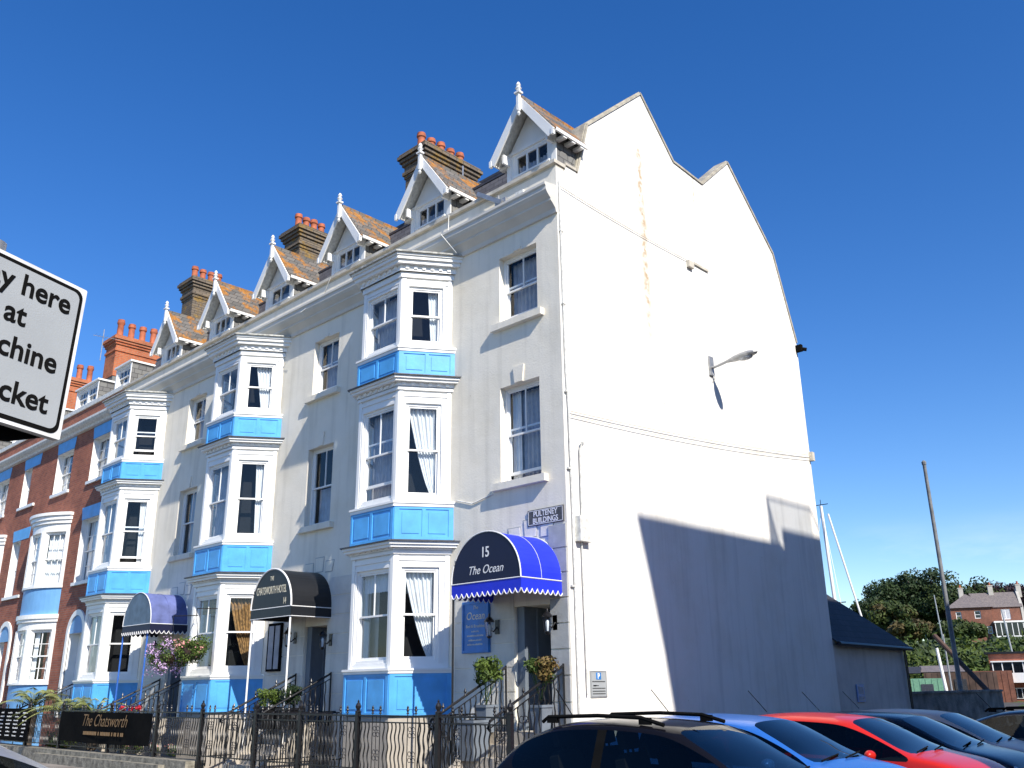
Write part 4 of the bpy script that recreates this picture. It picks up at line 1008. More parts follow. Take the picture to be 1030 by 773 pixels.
tq = thing('grey_planter', 'slate grey square planter on the steps behind the fence, below the green shrub', 'planter', (-1.5,-.95,.5)); tapered(tq, (-1.22,-1.0,.55), .15, .19, .60)
pot_plant('boxwood_pot', 'clipped bright green boxwood in a dark pot under the black awning', 'potted plant', (-7.55,-.85,.8), lambda t: tapered(t, (-7.40,-.95,.9), .15, .21, .42, 'iron'), lambda t: bushy(t, (-7.40,-.95,1.46), .24, 1700, .025, ['boxwood'], False))
pot_plant('dark_bush_pot', 'dark bushy plant in a pot right of the clipped boxwood, by the black-awning steps', 'potted plant', (-6.75,-.85,.8), lambda t: tapered(t, (-6.75,-.85,.9), .15, .2, .40, 'iron'), lambda t: bushy(t, (-6.75,-.85,1.52), .25, 1400, .03, ['tree']))
pot_plant('geranium_trough', 'red geraniums in a trough behind the gold lettered banner', 'flowers', (-12.5,-1.5,1.0),
    lambda t: MB().box(WLD, -13.3, -11.9, -1.55, -1.35, .95, 1.15).build('trough', 'iron', t, bevel=.006),
    lambda t: [bushy(t, (x, -1.45, 1.27), .10, 130, .026, ['petal_red', 'petal_red', 'leaf'], False, 'flower_clump') for x in (-13.1, -12.6, -12.2)])
def basket(c, r, mats, label, bx):
    t = thing('hanging_basket', label, 'hanging basket', c, 'hanging flower baskets before the second bay')
    MB().lathe(c, [(.02,-.26), (.16,-.20), (.22,-.08), (.24,0)], 12).build('basket', 'brownwood', t, True)
    m = MB()
    for a in (0, 2.1, 4.2): m.tube([(c[0]+.2*math.cos(a), c[1]+.2*math.sin(a), c[2]), (c[0], c[1], c[2]+.75)], .004, 4)
    m.tube([(c[0], c[1], c[2]+.72), (c[0], c[1], c[2]+.86), (bx[0], bx[1], c[2]+.9)], .012, 6)
    m.build('hanger', 'iron', t)
    f = MB()
    for i in range(26):
        a = random.uniform(0, 6.28); d = r*math.sqrt(random.random())
        f.leaves((c[0]+d*math.cos(a)*1.4, c[1]+d*math.sin(a)*.6, c[2]+random.uniform(-.26, .16)*r/.4), (.17,.15,.15), 110, .026, 2)
        f.leaves((c[0]+d*math.cos(a)*1.4, c[1]+d*math.sin(a)*.6-.05, c[2]+random.uniform(-.30, .20)*r/.4), (.18,.15,.16), 46, .030, random.choice((0, 0, 1)))
    f.build('flowers', mats, t)
basket((-10.85, -1.5, 2.46), .50, ['petal', 'petal', 'leaf'], 'hanging basket of lilac petunias left of the second bay', (-10.85, -.90))
basket((-9.75, -1.5, 2.56), .34, ['boxwood', 'petal_pink', 'leaf'], 'hanging basket of mixed pink and yellow-green flowers in front of the second bay', (-9.95, -.90))
def palm(x, y, z, L, label, n=22):
    t = thing('palm', label, 'palm', (x, y, z), 'palms in the brick-house front area')
    MB().lathe((x, y, 0), [(.14,-.02), (.12,.3), (.15,z-.1), (.08,z)], 9).build('trunk', 'bark', t, True)
    m = MB()
    for i in range(n):
        a = i*2.4+random.uniform(-.2,.2); el = random.uniform(.35, 1.35); ln = L*random.uniform(.75, 1.1)
        h = V((math.cos(a), math.sin(a), 0)); pts = [V((x,y,z))+h*(ln*math.cos(el)*q/12)+Z*(ln*math.sin(el)*q/12-ln*.55*(q/12)**2.2) for q in range(13)]
        m.tube(pts, .008, 3, r2=.003)
        side = h.cross(Z)
        for q in range(3, 13):
            for s in (-1, 1):
                for w in (0, .5):
                    p = pts[q-1].lerp(pts[q], w); tip = p+side*s*ln*.26*(1-.05*q)+h*ln*.16-Z*ln*.05
                    d = (tip-p).normalized(); wv = d.cross(Z).normalized()*.017
                    m.face([p-wv, p+wv, tip])
    m.build('fronds', 'palm', t)
palm(-17.0, -1.25, 1.15, 1.45, 'feathery palm rising behind the fence, right of the menu board', 26)
palm(-19.6, -1.25, 1.25, 1.45, 'feathery palm behind the menu board at the left edge')
palm(-15.5, -1.1, 1.05, 1.15, 'smaller arching palm between the bow window and the stair railing')
m = MB()
for i in range(10): m.leaves((-17.6+i*.18, -1.4, .45+random.uniform(-.1,.1)), (.18,.15,.15), 60, .05)
tag(m.build('fence_shrub', 'boxwood', None), 'low green shrub growing at the foot of the fence below the palms', 'shrub')
m = MB()
for x in (-12.8, -12.1, -11.2, -10.4): m.leaves((x, -1.45, .42), (.2,.12,.14), 120, .03, 0); m.leaves((x, -1.48, .48), (.2,.12,.12), 40, .025, 1)
tag(m.build('bedding_plants', ['leaf', 'petal_pink'], None), 'row of pale bedding plants at the foot of the fence under the banner', 'plants', kind='stuff')

# ---------------------------------------------------------------- parking sign (foreground)
P1 = V((6.52642708, -10.43628691, 3.07045702)); hh = V((-.30166396, .95252433, -.04118564)).normalized(); vv = V((-.02146285, .03640252, .9991067)).normalized()
sf = Fr(P1, hh, vv)
t = thing('parking_sign', 'large grey-white sign reading Pay here at machine, at the left edge of the photo', 'sign', (P1.x, P1.y, 0))
def rrect(a0, a1, b0, b1, r, n=6):
    out = []
    for (cx, cy, s) in ((a1-r, b0+r, -90), (a1-r, b1-r, 0), (a0+r, b1-r, 90), (a0+r, b0+r, 180)):
        for i in range(n+1): q = R(s+90*i/n); out.append((cx+r*math.cos(q), cy+r*math.sin(q)))
    return out
SW = .56
MB().extr(sf, rrect(-SW, 0, -.6, 0, .006), -.03, 0).build('plate_edge', 'signedge', t)
MB().extr(sf, rrect(-SW+.014, -.014, -.586, -.014, .035), .0005, .002).build('black_border', 'black', t)
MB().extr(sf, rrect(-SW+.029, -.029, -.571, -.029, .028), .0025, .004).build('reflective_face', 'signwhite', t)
for s, u, v in (('Pay here', -.060, -.128), ('at', -.222, -.243), ('machine', -.070, -.369), ('ticket', -.076, -.524)):
    text('lettering', s, sf, u, v, .112, 'black', t, align='RIGHT', xs=.98, off=.002, c=.0055)
bk = Fr(P1+vv*-.012, (hh.x*1.0+.26, hh.y*1.0-.20, hh.z), vv)   # second plate of the same V-shaped sign, splayed backwards
bkf = Fr(P1-sf.n*.035-hh*.02, hh*.93+sf.n*.36, vv)
MB().extr(bkf, [(-SW,-.685), (-.12,-.625), (-.02,-.59), (-.02,0), (-SW,0)], -.025, 0).build('rear_plate', 'black', t)
pc = P1-hh*SW*.55-sf.n*.14
MB().tube([(pc.x, pc.y, -.15), (pc.x, pc.y, P1.z+.1)], .045, 14).build('post', 'galv', t, True)
m = MB(); m.box(sf, -SW*.62, -SW*.48, -.18, -.14, -.14, -.03); m.box(sf, -SW*.62, -SW*.48, -.48, -.44, -.14, -.03); m.build('clamp', 'galv', t)

# ---------------------------------------------------------------- cars
def loose(me):
    bm = bmesh.new(); bm.from_mesh(me); seen = set(); groups = []
    bm.verts.ensure_lookup_table()
    for v in bm.verts:
        if v.index in seen: continue
        st_, g = [v], set()
        while st_:
            q = st_.pop()
            if q.index in g: continue
            g.add(q.index); st_ += [e.other_vert(q) for e in q.link_edges]
        seen |= g; groups.append(g)
    bm.free()
    if len(groups) == 1: return [me]
    out = []
    for g in groups:
        b2 = bmesh.new(); b2.from_mesh(me); bmesh.ops.delete(b2, geom=[v for v in b2.verts if v.index not in g], context='VERTS')
        m = bpy.data.meshes.new(me.name); b2.to_mesh(m); b2.free(); m.materials.append(me.materials[0]); out.append(m)
    return out
def car(label, loc, rot, paint, Lc=4.15, Wd=.86, H=1.47, wag=False, rails=False, mirror=True, seed=0, antenna=True, roofpaint=None, cat='car'):
    """x forward (front = +x), origin at the rear bumper on the ground, y=0 centre line"""
    t = thing('parked_car', label, cat, loc, 'cars parked beside the gable'); t.rotation_euler.z = rot
    xr0 = .55 if wag else .62
    # x, top z, belt z, half width, roof half width factor
    st = [(0.0, .72, .62, .70, .80), (.07, .92, .80, .79, .84), (.22, 1.00, .92, Wd*.955, .83), (xr0+.05 if not wag else .42, H*.885 if not wag else H*.86, .95, Wd*.975, .72), (xr0+.38, H-.035, .95, Wd*.99, .70),
          (1.30, H-.005, .94, Wd, .71), (1.62, H, .935, Wd, .715), (1.72, H, .93, Wd, .715), (2.25, H-.02, .915, Wd, .71), (2.52, H-.065, .905, Wd, .70), (2.85, H-.22, .895, Wd*.995, .715), (3.10, H-.36, .885, Wd*.99, .745), (3.34, .965, .88, Wd*.98, .80),
          (3.42, .945, .87, Wd*.975, .84), (3.75, .89, .82, Wd*.95, .84), (4.0, .80, .74, Wd*.88, .82), (4.12, .66, .60, Wd*.76, .80), (4.15, .50, .46, Wd*.70, .8)]
    sc = Lc/4.15; st = [(x*sc, a, b, c, d) for x, a, b, c, d in st]
    ns = len(st); bm = bmesh.new(); G = []
    for (x, zt, zb, w, rf) in st:
        base = .20 if .1 < x < Lc-.1 else .30
        row = [(w*.90, base), (w*.97, base+.12), (w, .52 if zb > .6 else base+.14), (w*.985, (zb+.52)/2 if zb > .62 else zb-.03), (w*.95, zb)]
        wr = w*rf
        if zt-zb > .12: row += [(w*.95+(wr-w*.95)*.86, zb+(zt-zb)*.86), (wr-.03, zt-.015), (wr*.55, zt+.012), (0, zt+.02)]
        else: row += [(w*.93, zb+(zt-zb)*.5), (wr, zt-.005), (wr*.55, zt+.008), (0, zt+.012)]
        G.append([(bm.verts.new((x, y, z)), bm.verts.new((x, -y, z)) if y > 0 else None) for y, z in row])
    # faces with material classes: 0 paint 1 side glass 2 screen 3 rear glass 4 trim 5 roof
    def cls(i, j):
        x0, x1 = st[i][0]/sc, st[i+1][0]/sc
        if j == 4 and ((i == 4) or i == 5 or i == 7 or i == 8 or i == 9 or i == 10 or i == 11): return 1
        if j == 4 and i == 6: return 4
        if j == 4 and i == 3 and wag: return 1
        if j in (6, 7) and 9 <= i <= 11: return 2
        if j in (6, 7) and i == 3 and not wag: return 3
        if j in (6, 7) and i == 2: return 3
        if j == 0: return 4
        return 0
    for i in range(ns-1):
        for j in range(8):
            for side in (0, 1):
                A, B, D, E_ = G[i][j], G[i+1][j], G[i+1][j+1], G[i][j+1]
                q = [v[side] if v[side] is not None else v[0] for v in (A, B, D, E_)]
                if side == 0: q = q[::-1]
                f = bm.faces.new(q); f.material_index = cls(i, j)
    for i in (0, ns-1):
        ring = [v[0] for v in G[i]]+[v[1] for v in reversed(G[i][:-1])]
        if i: ring = ring[::-1]
        bm.faces.new(ring)
    bmesh.ops.recalc_face_normals(bm, faces=bm.faces)
    cre = bm.edges.layers.float.new('crease_edge')
    for e in bm.edges:
        ms = {f.material_index for f in e.link_faces}
        if len(ms) > 1: e[cre] = .75
    me = bpy.data.meshes.new('c'); bm.to_mesh(me); bm.free()
    for _ in range(6): me.materials.append(M['black'])
    o = bpy.data.objects.new('c', me); C.objects.link(o); sd = o.modifiers.new('s', 'SUBSURF'); sd.levels = 2
    bpy.context.view_layer.update()
    ev = bpy.data.meshes.new_from_object(o.evaluated_get(bpy.context.evaluated_depsgraph_get())); bpy.data.objects.remove(o)
    mats = {0: ('body', paint), 1: ('side_glass', M['carwin']), 2: ('windscreen', M['carwin']), 3: ('rear_window', M['carglass']), 4: ('black_trim', M['black'])}
    Mx = Matrix.Translation(loc) @ Matrix.Rotation(rot, 4, 'Z')
    out = {}
    for mi, (nm, mm) in mats.items():
        b2 = bmesh.new(); b2.from_mesh(ev); bmesh.ops.delete(b2, geom=[f for f in b2.faces if f.material_index != mi], context='FACES')
        if not b2.faces: b2.free(); continue
        m2 = bpy.data.meshes.new(nm); b2.to_mesh(m2); b2.free(); m2.materials.clear(); m2.materials.append(mm)
        m2.polygons.foreach_set('use_smooth', [True]*len(m2.polygons)); m2.polygons.foreach_set('material_index', [0]*len(m2.polygons))
        m2.transform(Mx)
        for m3 in loose(m2): q = bpy.data.objects.new(nm, m3); C.objects.link(q); attach(q, t)
    def part(mb, nm, mm, par=t, sm=True, bev=0):
        for i, v in enumerate(mb.v): mb.v[i] = tuple(Mx @ V(v))
        return mb.build(nm, mm, par, sm, bev)
    for wx in (.80*sc, 3.38*sc):
        for s in (-1, 1):
            yb = s*(Wd-.13); ax = Y*s
            w_ = part(MB().lathe((wx, yb-s*.06, .315), [(.20,0), (.30,.0), (.315,.03), (.315,.16), (.30,.19), (.20,.195)], 24, ax=ax), 'wheel', 'rubber')
            part(MB().lathe((wx, yb-s*.06, .315), [(.205,.12), (.20,.175), (.16,.17), (.05,.19), (.01,.195)], 20, ax=ax), 'rim', 'rim', w_)
    for s in (-1, 1):
        part(MB().blob((3.90*sc, s*Wd*.70, .70), .17, .13, .075), 'headlight', 'lampglass')
        part(MB().blob((.09, s*Wd*.80, .80), .06, .09, .12), 'tail_light', 'redlens')
        if mirror:
            mb = MB().blob((2.92*sc, s*(Wd+.09), .955), .065, .105, .06); mb.tube([(2.90*sc, s*Wd*.93, .90), (2.92*sc, s*(Wd+.04), .94)], .02, 6); part(mb, 'wing_mirror', paint)
        hn = MB()
        for hx in (1.55*sc, 2.35*sc): hn.box(WLD, hx-.09, hx+.09, s*(Wd+.004)-.012, s*(Wd+.004)+.012, .80, .825)
        part(hn, 'door_handle', paint, sm=False, bev=.004)
    for s in (-1, 1):
        for sx_ in (1.95*sc, 1.05*sc):
            se = MB(); se.box(WLD, sx_-.05, sx_+.45, s*.36-.24, s*.36+.24, .42, .62)
            f_ = Fr((sx_-.02, s*.36, .60), (0,1,0), (-.22,0,1)); se.extr(f_, [(-.23,0), (.23,0), (.21,.50), (.13,.56), (-.13,.56), (-.21,.50)], -.06, .06)
            se.extr(f_, [(-.12,.60), (.12,.60), (.13,.74), (.09,.79), (-.09,.79), (-.13,.74)], -.045, .045); se.box(f_, -.05, -.035, .54, .62, -.01, .01); se.box(f_, .035, .05, .54, .62, -.01, .01)
            part(se, 'seat', 'seat', sm=False, bev=.02)
    part(MB().box(WLD, 2.55*sc, 3.25*sc, -Wd*.86, Wd*.86, .62, .84), 'dashboard', 'seat', sm=False, bev=.04)
    part(MB().box(WLD, .35, 3.2*sc, -Wd*.86, Wd*.86, .28, .42), 'cabin_floor', 'black', sm=False)
    st_w = MB(); cw = V((2.42*sc, .36, .86)); st_w.tube([cw+V((.06*math.sin(a*.45), .18*math.cos(a*.45), .17*math.sin(a*.45))) for a in range(15)], .014, 6); part(st_w, 'steering_wheel', 'black')
    part(MB().box(WLD, 2.42*sc, 2.46*sc, -.12, .12, H-.20, H-.14), 'rear_view_mirror', 'black', sm=False)
    wp = MB()
    for y0, y1 in ((-.55, .05), (.05, .62)): wp.tube([(3.36*sc, y0, .985), (3.27*sc, y1, 1.02)], .010, 5)
    part(wp, 'wiper', 'black')
    if rails:
        for s in (-1, 1):
            yy = s*(Wd*.71-.06); mb = MB(); mb.tube([(.74, yy, H-.02), (.82, yy, H+.03), (1.5, yy, H+.05), (2.05, yy, H+.035), (2.32, yy, H-.03)], .020, 8)
            for xx in (.88, 2.10): mb.box(WLD, xx-.07, xx+.07, yy-.016, yy+.016, H-.03, H+.035)
            part(mb, 'roof_rail', 'black', sm=False)
    if antenna: part(MB().tube([(1.0 if not rails else .7, 0, H+.02), (.72 if not rails else .45, 0, H+.32)], .006, 5), 'antenna', 'black')
    part(MB().box(WLD, Lc-.02, Lc+.012, -.26, .26, .38, .49), 'number_plate', 'signedge', sm=False)
    part(MB().box(WLD, Lc-.05, Lc+.004, -.45, .45, .50, .58), 'grille', 'black', sm=False)
    # interior seats seen through the glass are dark shapes only
    return t
def paint(name, col, metal=.3, rough=.32, coat=.3, spec=.3):
    m = mat(name, col, rough, metal, var=.02, scale=2, coat=coat, spec=spec); M[name] = m; return m
G0 = -.17
car('black estate car with roof rails, nearest car in the row by the gable', (2.12, -3.3, G0), 0, paint('car_black', (.006, .006, .009), 0, .10, 0, .12), H=1.455, wag=True, rails=True, Lc=4.05)
car('bright blue hatchback between the black estate and the red hatchback', (1.50, -.95, G0), 0, paint('car_blue', (.03, .16, .55)), H=1.43)
car('red hatchback behind the bright blue hatchback', (1.65, 1.35, gz(3,1.35)), 0, paint('car_red', (.55, .02, .012), .1), H=1.415)
car('dark navy hatchback between the red hatchback and the silver car', (1.45, 3.45, gz(3,3.45)), 0, paint('car_navy', (.008, .009, .016), .1, .2, .1, .25), H=1.42, Lc=4.2)
car('silver-grey hatchback second from the far end of the row', (1.1, 5.75, gz(3,5.75)), 0, paint('car_silver', (.34, .32, .30), .3, .4, .1, .3), H=1.45, Lc=4.3)
car('dark grey estate with roof rails at the right edge, farthest in the row', (2.6, 9.3, gz(3,9.3)), 0, paint('car_grey', (.05, .05, .055), .3), H=1.44, Lc=4.4, wag=True, rails=True)
c7 = car('silver car at the bottom left corner with only its dark windscreen and pillar showing', (1.68, -11.62, -.10), R(90), paint('car_silver_light', (.45, .46, .48), .7), H=1.44)
c7['group'] = 'car on the near side of the street'

# ---------------------------------------------------------------- outbuilding and low wall beside the gable
t = thing('outbuilding', 'low grey outbuilding with a dark slate roof adjoining the back of the white gable', 'outbuilding', (0, 11.5, 0))
m = MB(); m.box(WLD, -4.2, -.012, 9.46, 13.58, -.3, 2.62); m.build('wall', 'shedwall', t)
rf = MB(); rx, rz = -2.0, 4.25
rf.face([(.10,9.46,2.58), (.10,13.75,2.58), (rx,13.0,rz), (rx,9.46,rz)]); rf.face([(.10,13.75,2.58), (-4.3,13.75,2.58), (rx,13.0,rz)]); rf.face([(-4.3,13.75,2.58), (-4.3,9.46,2.58), (rx,9.46,rz), (rx,13.0,rz)])
rf.face([(.10,9.46,2.52), (-4.3,9.46,2.52), (-4.3,13.75,2.52), (.10,13.75,2.52)])
rf.face([(.10,9.46,2.52), (.10,13.75,2.52), (.10,13.75,2.58), (.10,9.46,2.58)]); rf.face([(.10,13.75,2.52), (-4.3,13.75,2.52), (-4.3,13.75,2.58), (.10,13.75,2.58)])
rf.build('roof', 'darkroof', t)
g = MB(); g.tube([(.14,9.5,2.53), (.14,13.75,2.50)], .05, 8); g.tube([(.06,13.5,2.5), (.05,13.5,0)], .035, 8); g.build('gutter', 'iron', t, True)
m = MB(); m.box(WLD, -.30, -.002, 13.6, 21.0, -.3, 1.36); m.box(WLD, -.33, .03, 13.6, 21.02, 1.36, 1.42)
tag(m.build('low_wall', 'concrete', None, bevel=.02), 'low grey concrete wall running on from the outbuilding behind the cars', 'wall')

# ---------------------------------------------------------------- across the water
CAM = V((9.89104052, -11.58881824, 1.6))
def at(az, D, z=0): a = R(az); return V((CAM.x-math.sin(a)*D, CAM.y+math.cos(a)*D, z))
tag(MB().box(WLD, -160, 40, 28, 72, -.9, -.45).build('harbour_water', 'water', None), kind='structure')
# hillside terrain
hm = MB(); NA, ND = 26, 16; HG = []
def hz(az, D):
    t = min(max((D-100)/50, 0), 1); z = -.2+7.9*t*t*(3-2*t)
    t2 = min(max((D-170)/60, 0), 1); z += 3*t2; return z+.35*math.sin(az*1.7)+.3*math.sin(D*.23+az)
for i in range(NA+1):
    az = 2+34*i/NA; HG.append([at(az, 66+(270-66)*j/ND, hz(az, 66+(270-66)*j/ND)-(3 if j == 0 else 0)) for j in range(ND+1)])
for i in range(NA):
    for j in range(ND): hm.face([HG[i][j], HG[i][j+1], HG[i+1][j+1], HG[i+1][j]])
tag(hm.build('hillside', 'grass', None, True), kind='structure')
# hillside hedge and scrub
m = MB()
for i in range(330):
    az = random.uniform(9, 25.5); D = random.uniform(103, 138); c = at(az, D, hz(az, D)+.3)
    m.leaves(c, (2.3, 2.3, 1.5), 60, .36, random.choice((0, 0, 1)))
tag(m.build('hillside_scrub', ['hedge', 'tree2'], None), 'dense green scrub covering the slope below the brick house', 'scrub', kind='stuff')
def tree(az, D, H, r, mats, label, name='broadleaf_tree', n=5200, sz=.34, nc=34, base=None):
    b = at(az, D, hz(az, D) if base is None else base); t = thing(name, label, 'tree', b, 'trees on the hill across the harbour')
    tr = MB(); tr.tube([b-Z*.5, b+Z*H*.3, b+Z*H*.65+X*.3], [r*.11, r*.08, r*.04], 8)
    for i in range(6):
        a = i*1.05; tr.tube([b+Z*H*(.3+.05*i), b+Z*H*(.5+.06*i)+V((math.cos(a), math.sin(a), 0))*r*.6], [r*.045, r*.015], 6)
    tr.build('trunk', 'bark', t, True)
    cr = MB(); c0 = b+Z*H*.58
    for i in range(nc):
        d = V((random.gauss(0,1), random.gauss(0,1), random.gauss(0,1))).normalized(); q = random.random()**.45
        c = c0+V((d.x*r*.80*q, d.y*r*.80*q, d.z*H*.36*q)); rr = r*random.uniform(.20, .36)
        cr.leaves(c, (rr, rr, rr*.75), n//nc, sz, random.randrange(len(mats)))
    cr.build('crown', mats, t)
def hgt(az, D, tn): return 1.6+D*tn-hz(az, D)
TG = [(22.5, 190, .084, 5.5, ['tree', 'tree2'], 'rounded green tree at the left end of the hilltop trees, above the outbuilding roof'),
      (21.7, 176, .083, 5.0, ['tree3', 'tree2'], 'brownish green tree standing in front of the dark hilltop trees'),
      (21.9, 196, .098, 6.0, ['tree'], 'dark tree behind the brownish green one on the hilltop'),
      (20.9, 196, .110, 7.5, ['tree'], 'tall dark tree forming the highest left part of the hilltop clump'),
      (19.7, 198, .111, 7.5, ['tree'], 'tall dark tree directly behind the grey pole'),
      (18.8, 192, .096, 6.5, ['tree', 'tree2'], 'mid green tree just left of the brick hill house'),
      (17.6, 200, .102, 7.5, ['tree', 'tree2'], 'dark green tree behind the left chimney of the brick hill house'),
      (16.5, 204, .090, 6.0, ['tree', 'tree2'], 'dark green tree behind the middle of the brick hill house'),
      (15.5, 200, .094, 6.5, ['tree4'], 'copper-leaved tree at the right edge behind the brick hill house'),
      (14.0, 200, .094, 6.5, ['tree4', 'tree'], 'dark tree beyond the right edge of the brick hill house'),
      (20.9, 156, .060, 4.2, ['tree2', 'tree3'], 'pale olive bush in front of the dark trees'),
      (19.2, 158, .056, 4.2, ['tree2'], 'low green bush left of the brick hill house'),
      (18.3, 150, .052, 4.0, ['tree2'], 'low green bush at the foot of the brick hill house')]
TG = [(a, D, hgt(a, D, tn), r, m_, l_) for a, D, tn, r, m_, l_ in TG]
for a in TG: tree(*a, sz=.34, n=8400, nc=42)
# brick house on the hill
hb = at(17.35, 165, 0); hb.z = 8.1
hf = Fr(hb, (math.cos(R(24)), math.sin(R(24)), 0), Z)    # front faces the camera
t = thing('hill_house', 'red brick house with grey hipped roof on the hill across the harbour', 'house', tuple(hb))
def hbox(mb, a0, a1, b0, b1, c0, c1, mi=0): return mb.box(hf, a0, a1, b0, b1, c0, c1, mi)
m = MB(); ops = [(-3.3,-2.5,3.2,4.4), (-.6,.3,3.3,4.5), (-2.1,-.9,.8,2.1), (.9,1.6,.9,2.1)]
holed(m, hf, -4.3, 1.9, -.8, 5.0, ops, .15); hbox(m, -4.3, 1.9, -.8, 5.0, -6, -.2)
holed(m, Fr(hf.p(0,0,-1.5), hf.u, Z), 1.95, 6.6, -.8, 5.0, [(3.4, 4.7, 3.1, 4.7)], .15); hbox(m, 1.95, 6.6, -.8, 4.99, -6, -1.72)
m.build('wall', 'pinkbrick', t)
m = MB(); m.extr(Fr(hf.p(6.62, 0, -6), -hf.n*-1, Z), [(0,-.8), (4.6,-.8), (4.6,5.0), (2.3,8.0), (0,5.0)], -.05, .35); m.build('gable_end', 'greyblock', t)
for (a, b_, c_, d_) in ops: 
    f = MB(); hbox(f, a, b_, c_, d_, -.12, -.10, 0); hbox(f, a+.12, b_-.12, c_+.12, (c_+d_)/2-.04, -.10, -.085, 1); hbox(f, a+.12, b_-.12, (c_+d_)/2+.04, d_-.12, -.10, -.085, 1); f.build('window', ['white', 'carglass'], t)
f = MB(); f.box(hf, 3.4, 4.7, 3.1, 4.7, -1.62, -1.60, 0); f.box(hf, 3.55, 4.0, 3.25, 4.55, -1.6, -1.585, 1); f.box(hf, 4.1, 4.55, 3.25, 4.55, -1.6, -1.585, 1); f.build('window', ['white', 'net'], t)
m = MB(); p = hf.p; e = .35
A, B, D, E_ = p(-4.3-e,5,e), p(1.9+e,5,e), p(1.9+e,5,-6), p(-4.3-e,5,-6); q1, q2 = p(-1.2,7.4,-3), p(-1.2,7.4,-3.4)
m.face([A, B, q1]); m.face([B, D, q2, q1]); m.face([D, E_, q2]); m.face([E_, A, q1, q2])
m.face([p(.5,5,-1.3), p(6.6,5,-1.3), p(6.6,7.5,-3.7), p(-.6,7.5,-3.7)]); m.face([p(6.6,5,-6.2), p(.5,5,-6.2), p(-.6,7.5,-3.7), p(6.6,7.5,-3.7)])
m.build('roof', 'hroof', t)
for a, zz in ((-1.7, 7.0), (2.7, 7.2), (6.75, 7.2)):
    c = MB(); hbox(c, a-.35, a+.35, zz-.6, zz+1.3, -4.0, -3.3); hbox(c, a-.42, a+.42, zz+1.3, zz+1.45, -4.05, -3.25); c = c.build('chimney', 'greyblock', t)
    MB().lathe(tuple(hf.p(a, zz+1.44, -3.65)), [(.16,0), (.13,.4), (.15,.5)], 8).build('chimney_pot', 'pot', c, True)
m = MB()
for i in range(7): a = 1.9+i*.78; hbox(m, a, a+.10, -.8, 2.5, 1.0, 1.1)
hbox(m, 1.8, 6.7, 2.5, 2.75, -1.4, 1.2); hbox(m, 1.85, 6.65, -.8, .5, 1.02, 1.08); m.build('conservatory', 'white', t)
m = MB(); m.face([p(1.9,.5,1.05), p(6.6,.5,1.05), p(6.6,2.5,1.05), p(1.9,2.5,1.05)]); m.build('conservatory_glass', 'carglass', t)
# green shed, brown sheds, boat yard
def shed(az, D, w, h, dep, m, mr, label, name='shed'):
    b = at(az, D, -.3); f = Fr(b, (math.cos(R(az)), math.sin(R(az)), 0), Z)
    t = thing(name, label, 'shed', tuple(b)); mb = MB().box(f, -w/2, w/2, 0, h, -dep, 0)
    for i in range(int(w/.5)): mb.box(f, -w/2+i*.5+.2, -w/2+i*.5+.24, .05, h-.05, 0, .03)
    mb.build('wall', m, t); r = MB(); r.extr(Fr(f.p(-w/2-.2,0,0), -f.n, Z), [(-.3,h-.02), (dep/2,h+.45), (dep+.3,h-.02), (dep+.3,h+.1), (dep/2,h+.58), (-.3,h+.1)][:3]+[(dep/2,h+.6)], 0, -(w+.4)); r.build('roof', mr, t)
    d = MB(); d.box(f, -.5, .5, 0, h*.8, .03, .06); d.build('door', mr, t)
shed(20.5, 92, 2.6, 2.4, 4, 'green', 'lead', 'small pale green shed beyond the low wall')
shed(18.8, 95, 6.0, 2.9, 5, 'brownwood', 'darkroof', 'brown boarded shed left of the white look-out cabin')
shed(17.3, 97, 3.6, 3.0, 5, 'pinkbrick', 'hroof', 'small brick shed just behind the white look-out cabin')
# look-out cabin
lb = at(15.95, 98, -.1); lf = Fr(lb, (math.cos(R(14)), math.sin(R(14)), 0), Z)
t = thing('lookout_building', 'dark brick building carrying a white look-out cabin at the right edge', 'building', tuple(lb))
m = MB(); m.box(lf, -2.3, 4.5, -1, 4.3, -5, -1.2); m.build('wall', 'brick', t); m = MB(); m.box(lf, -2.6, 4.8, 4.3, 4.5, -5.3, -.9); m.build('roof', 'iron', t)
m = MB(); m.box(lf, -2.0, 1.0, 1.75, 1.85, -1.2, .4)
for (a0, a1, c0, c1) in ((-2.0, 1.0, .36, .40), (-2.0, -1.96, -1.2, .36), (.96, 1.0, -1.2, .36)): m.box(lf, a0, a1, 1.85, 2.6, c0, c1)
m.box(lf, -2.1, 1.1, 3.55, 3.66, -1.2, .5)
for a in (-1.98, -1.2, -.35, .5, .94): m.box(lf, a-.03, a+.05, 2.6, 3.55, .30, .38)
for a in (-1.9, .9): m.box(lf, a-.05, a+.05, -1, 1.75, .28, .38)
c = m.build('lookout_cabin', 'white', t); m = MB(); m.box(lf, -1.9, .9, 2.6, 3.55, -1.15, .27); m.build('cabin_glass', 'carglass', c)
m = MB(); m.box(lf, -.9, .9, .35, 1.3, -1.2, -1.13); m.build('window', 'white', t); m = MB()
for i in range(4): m.box(lf, -.8+i*.43, -.45+i*.43, .42, 1.22, -1.13, -1.11)
m.build('window_pane', 'carglass', t)
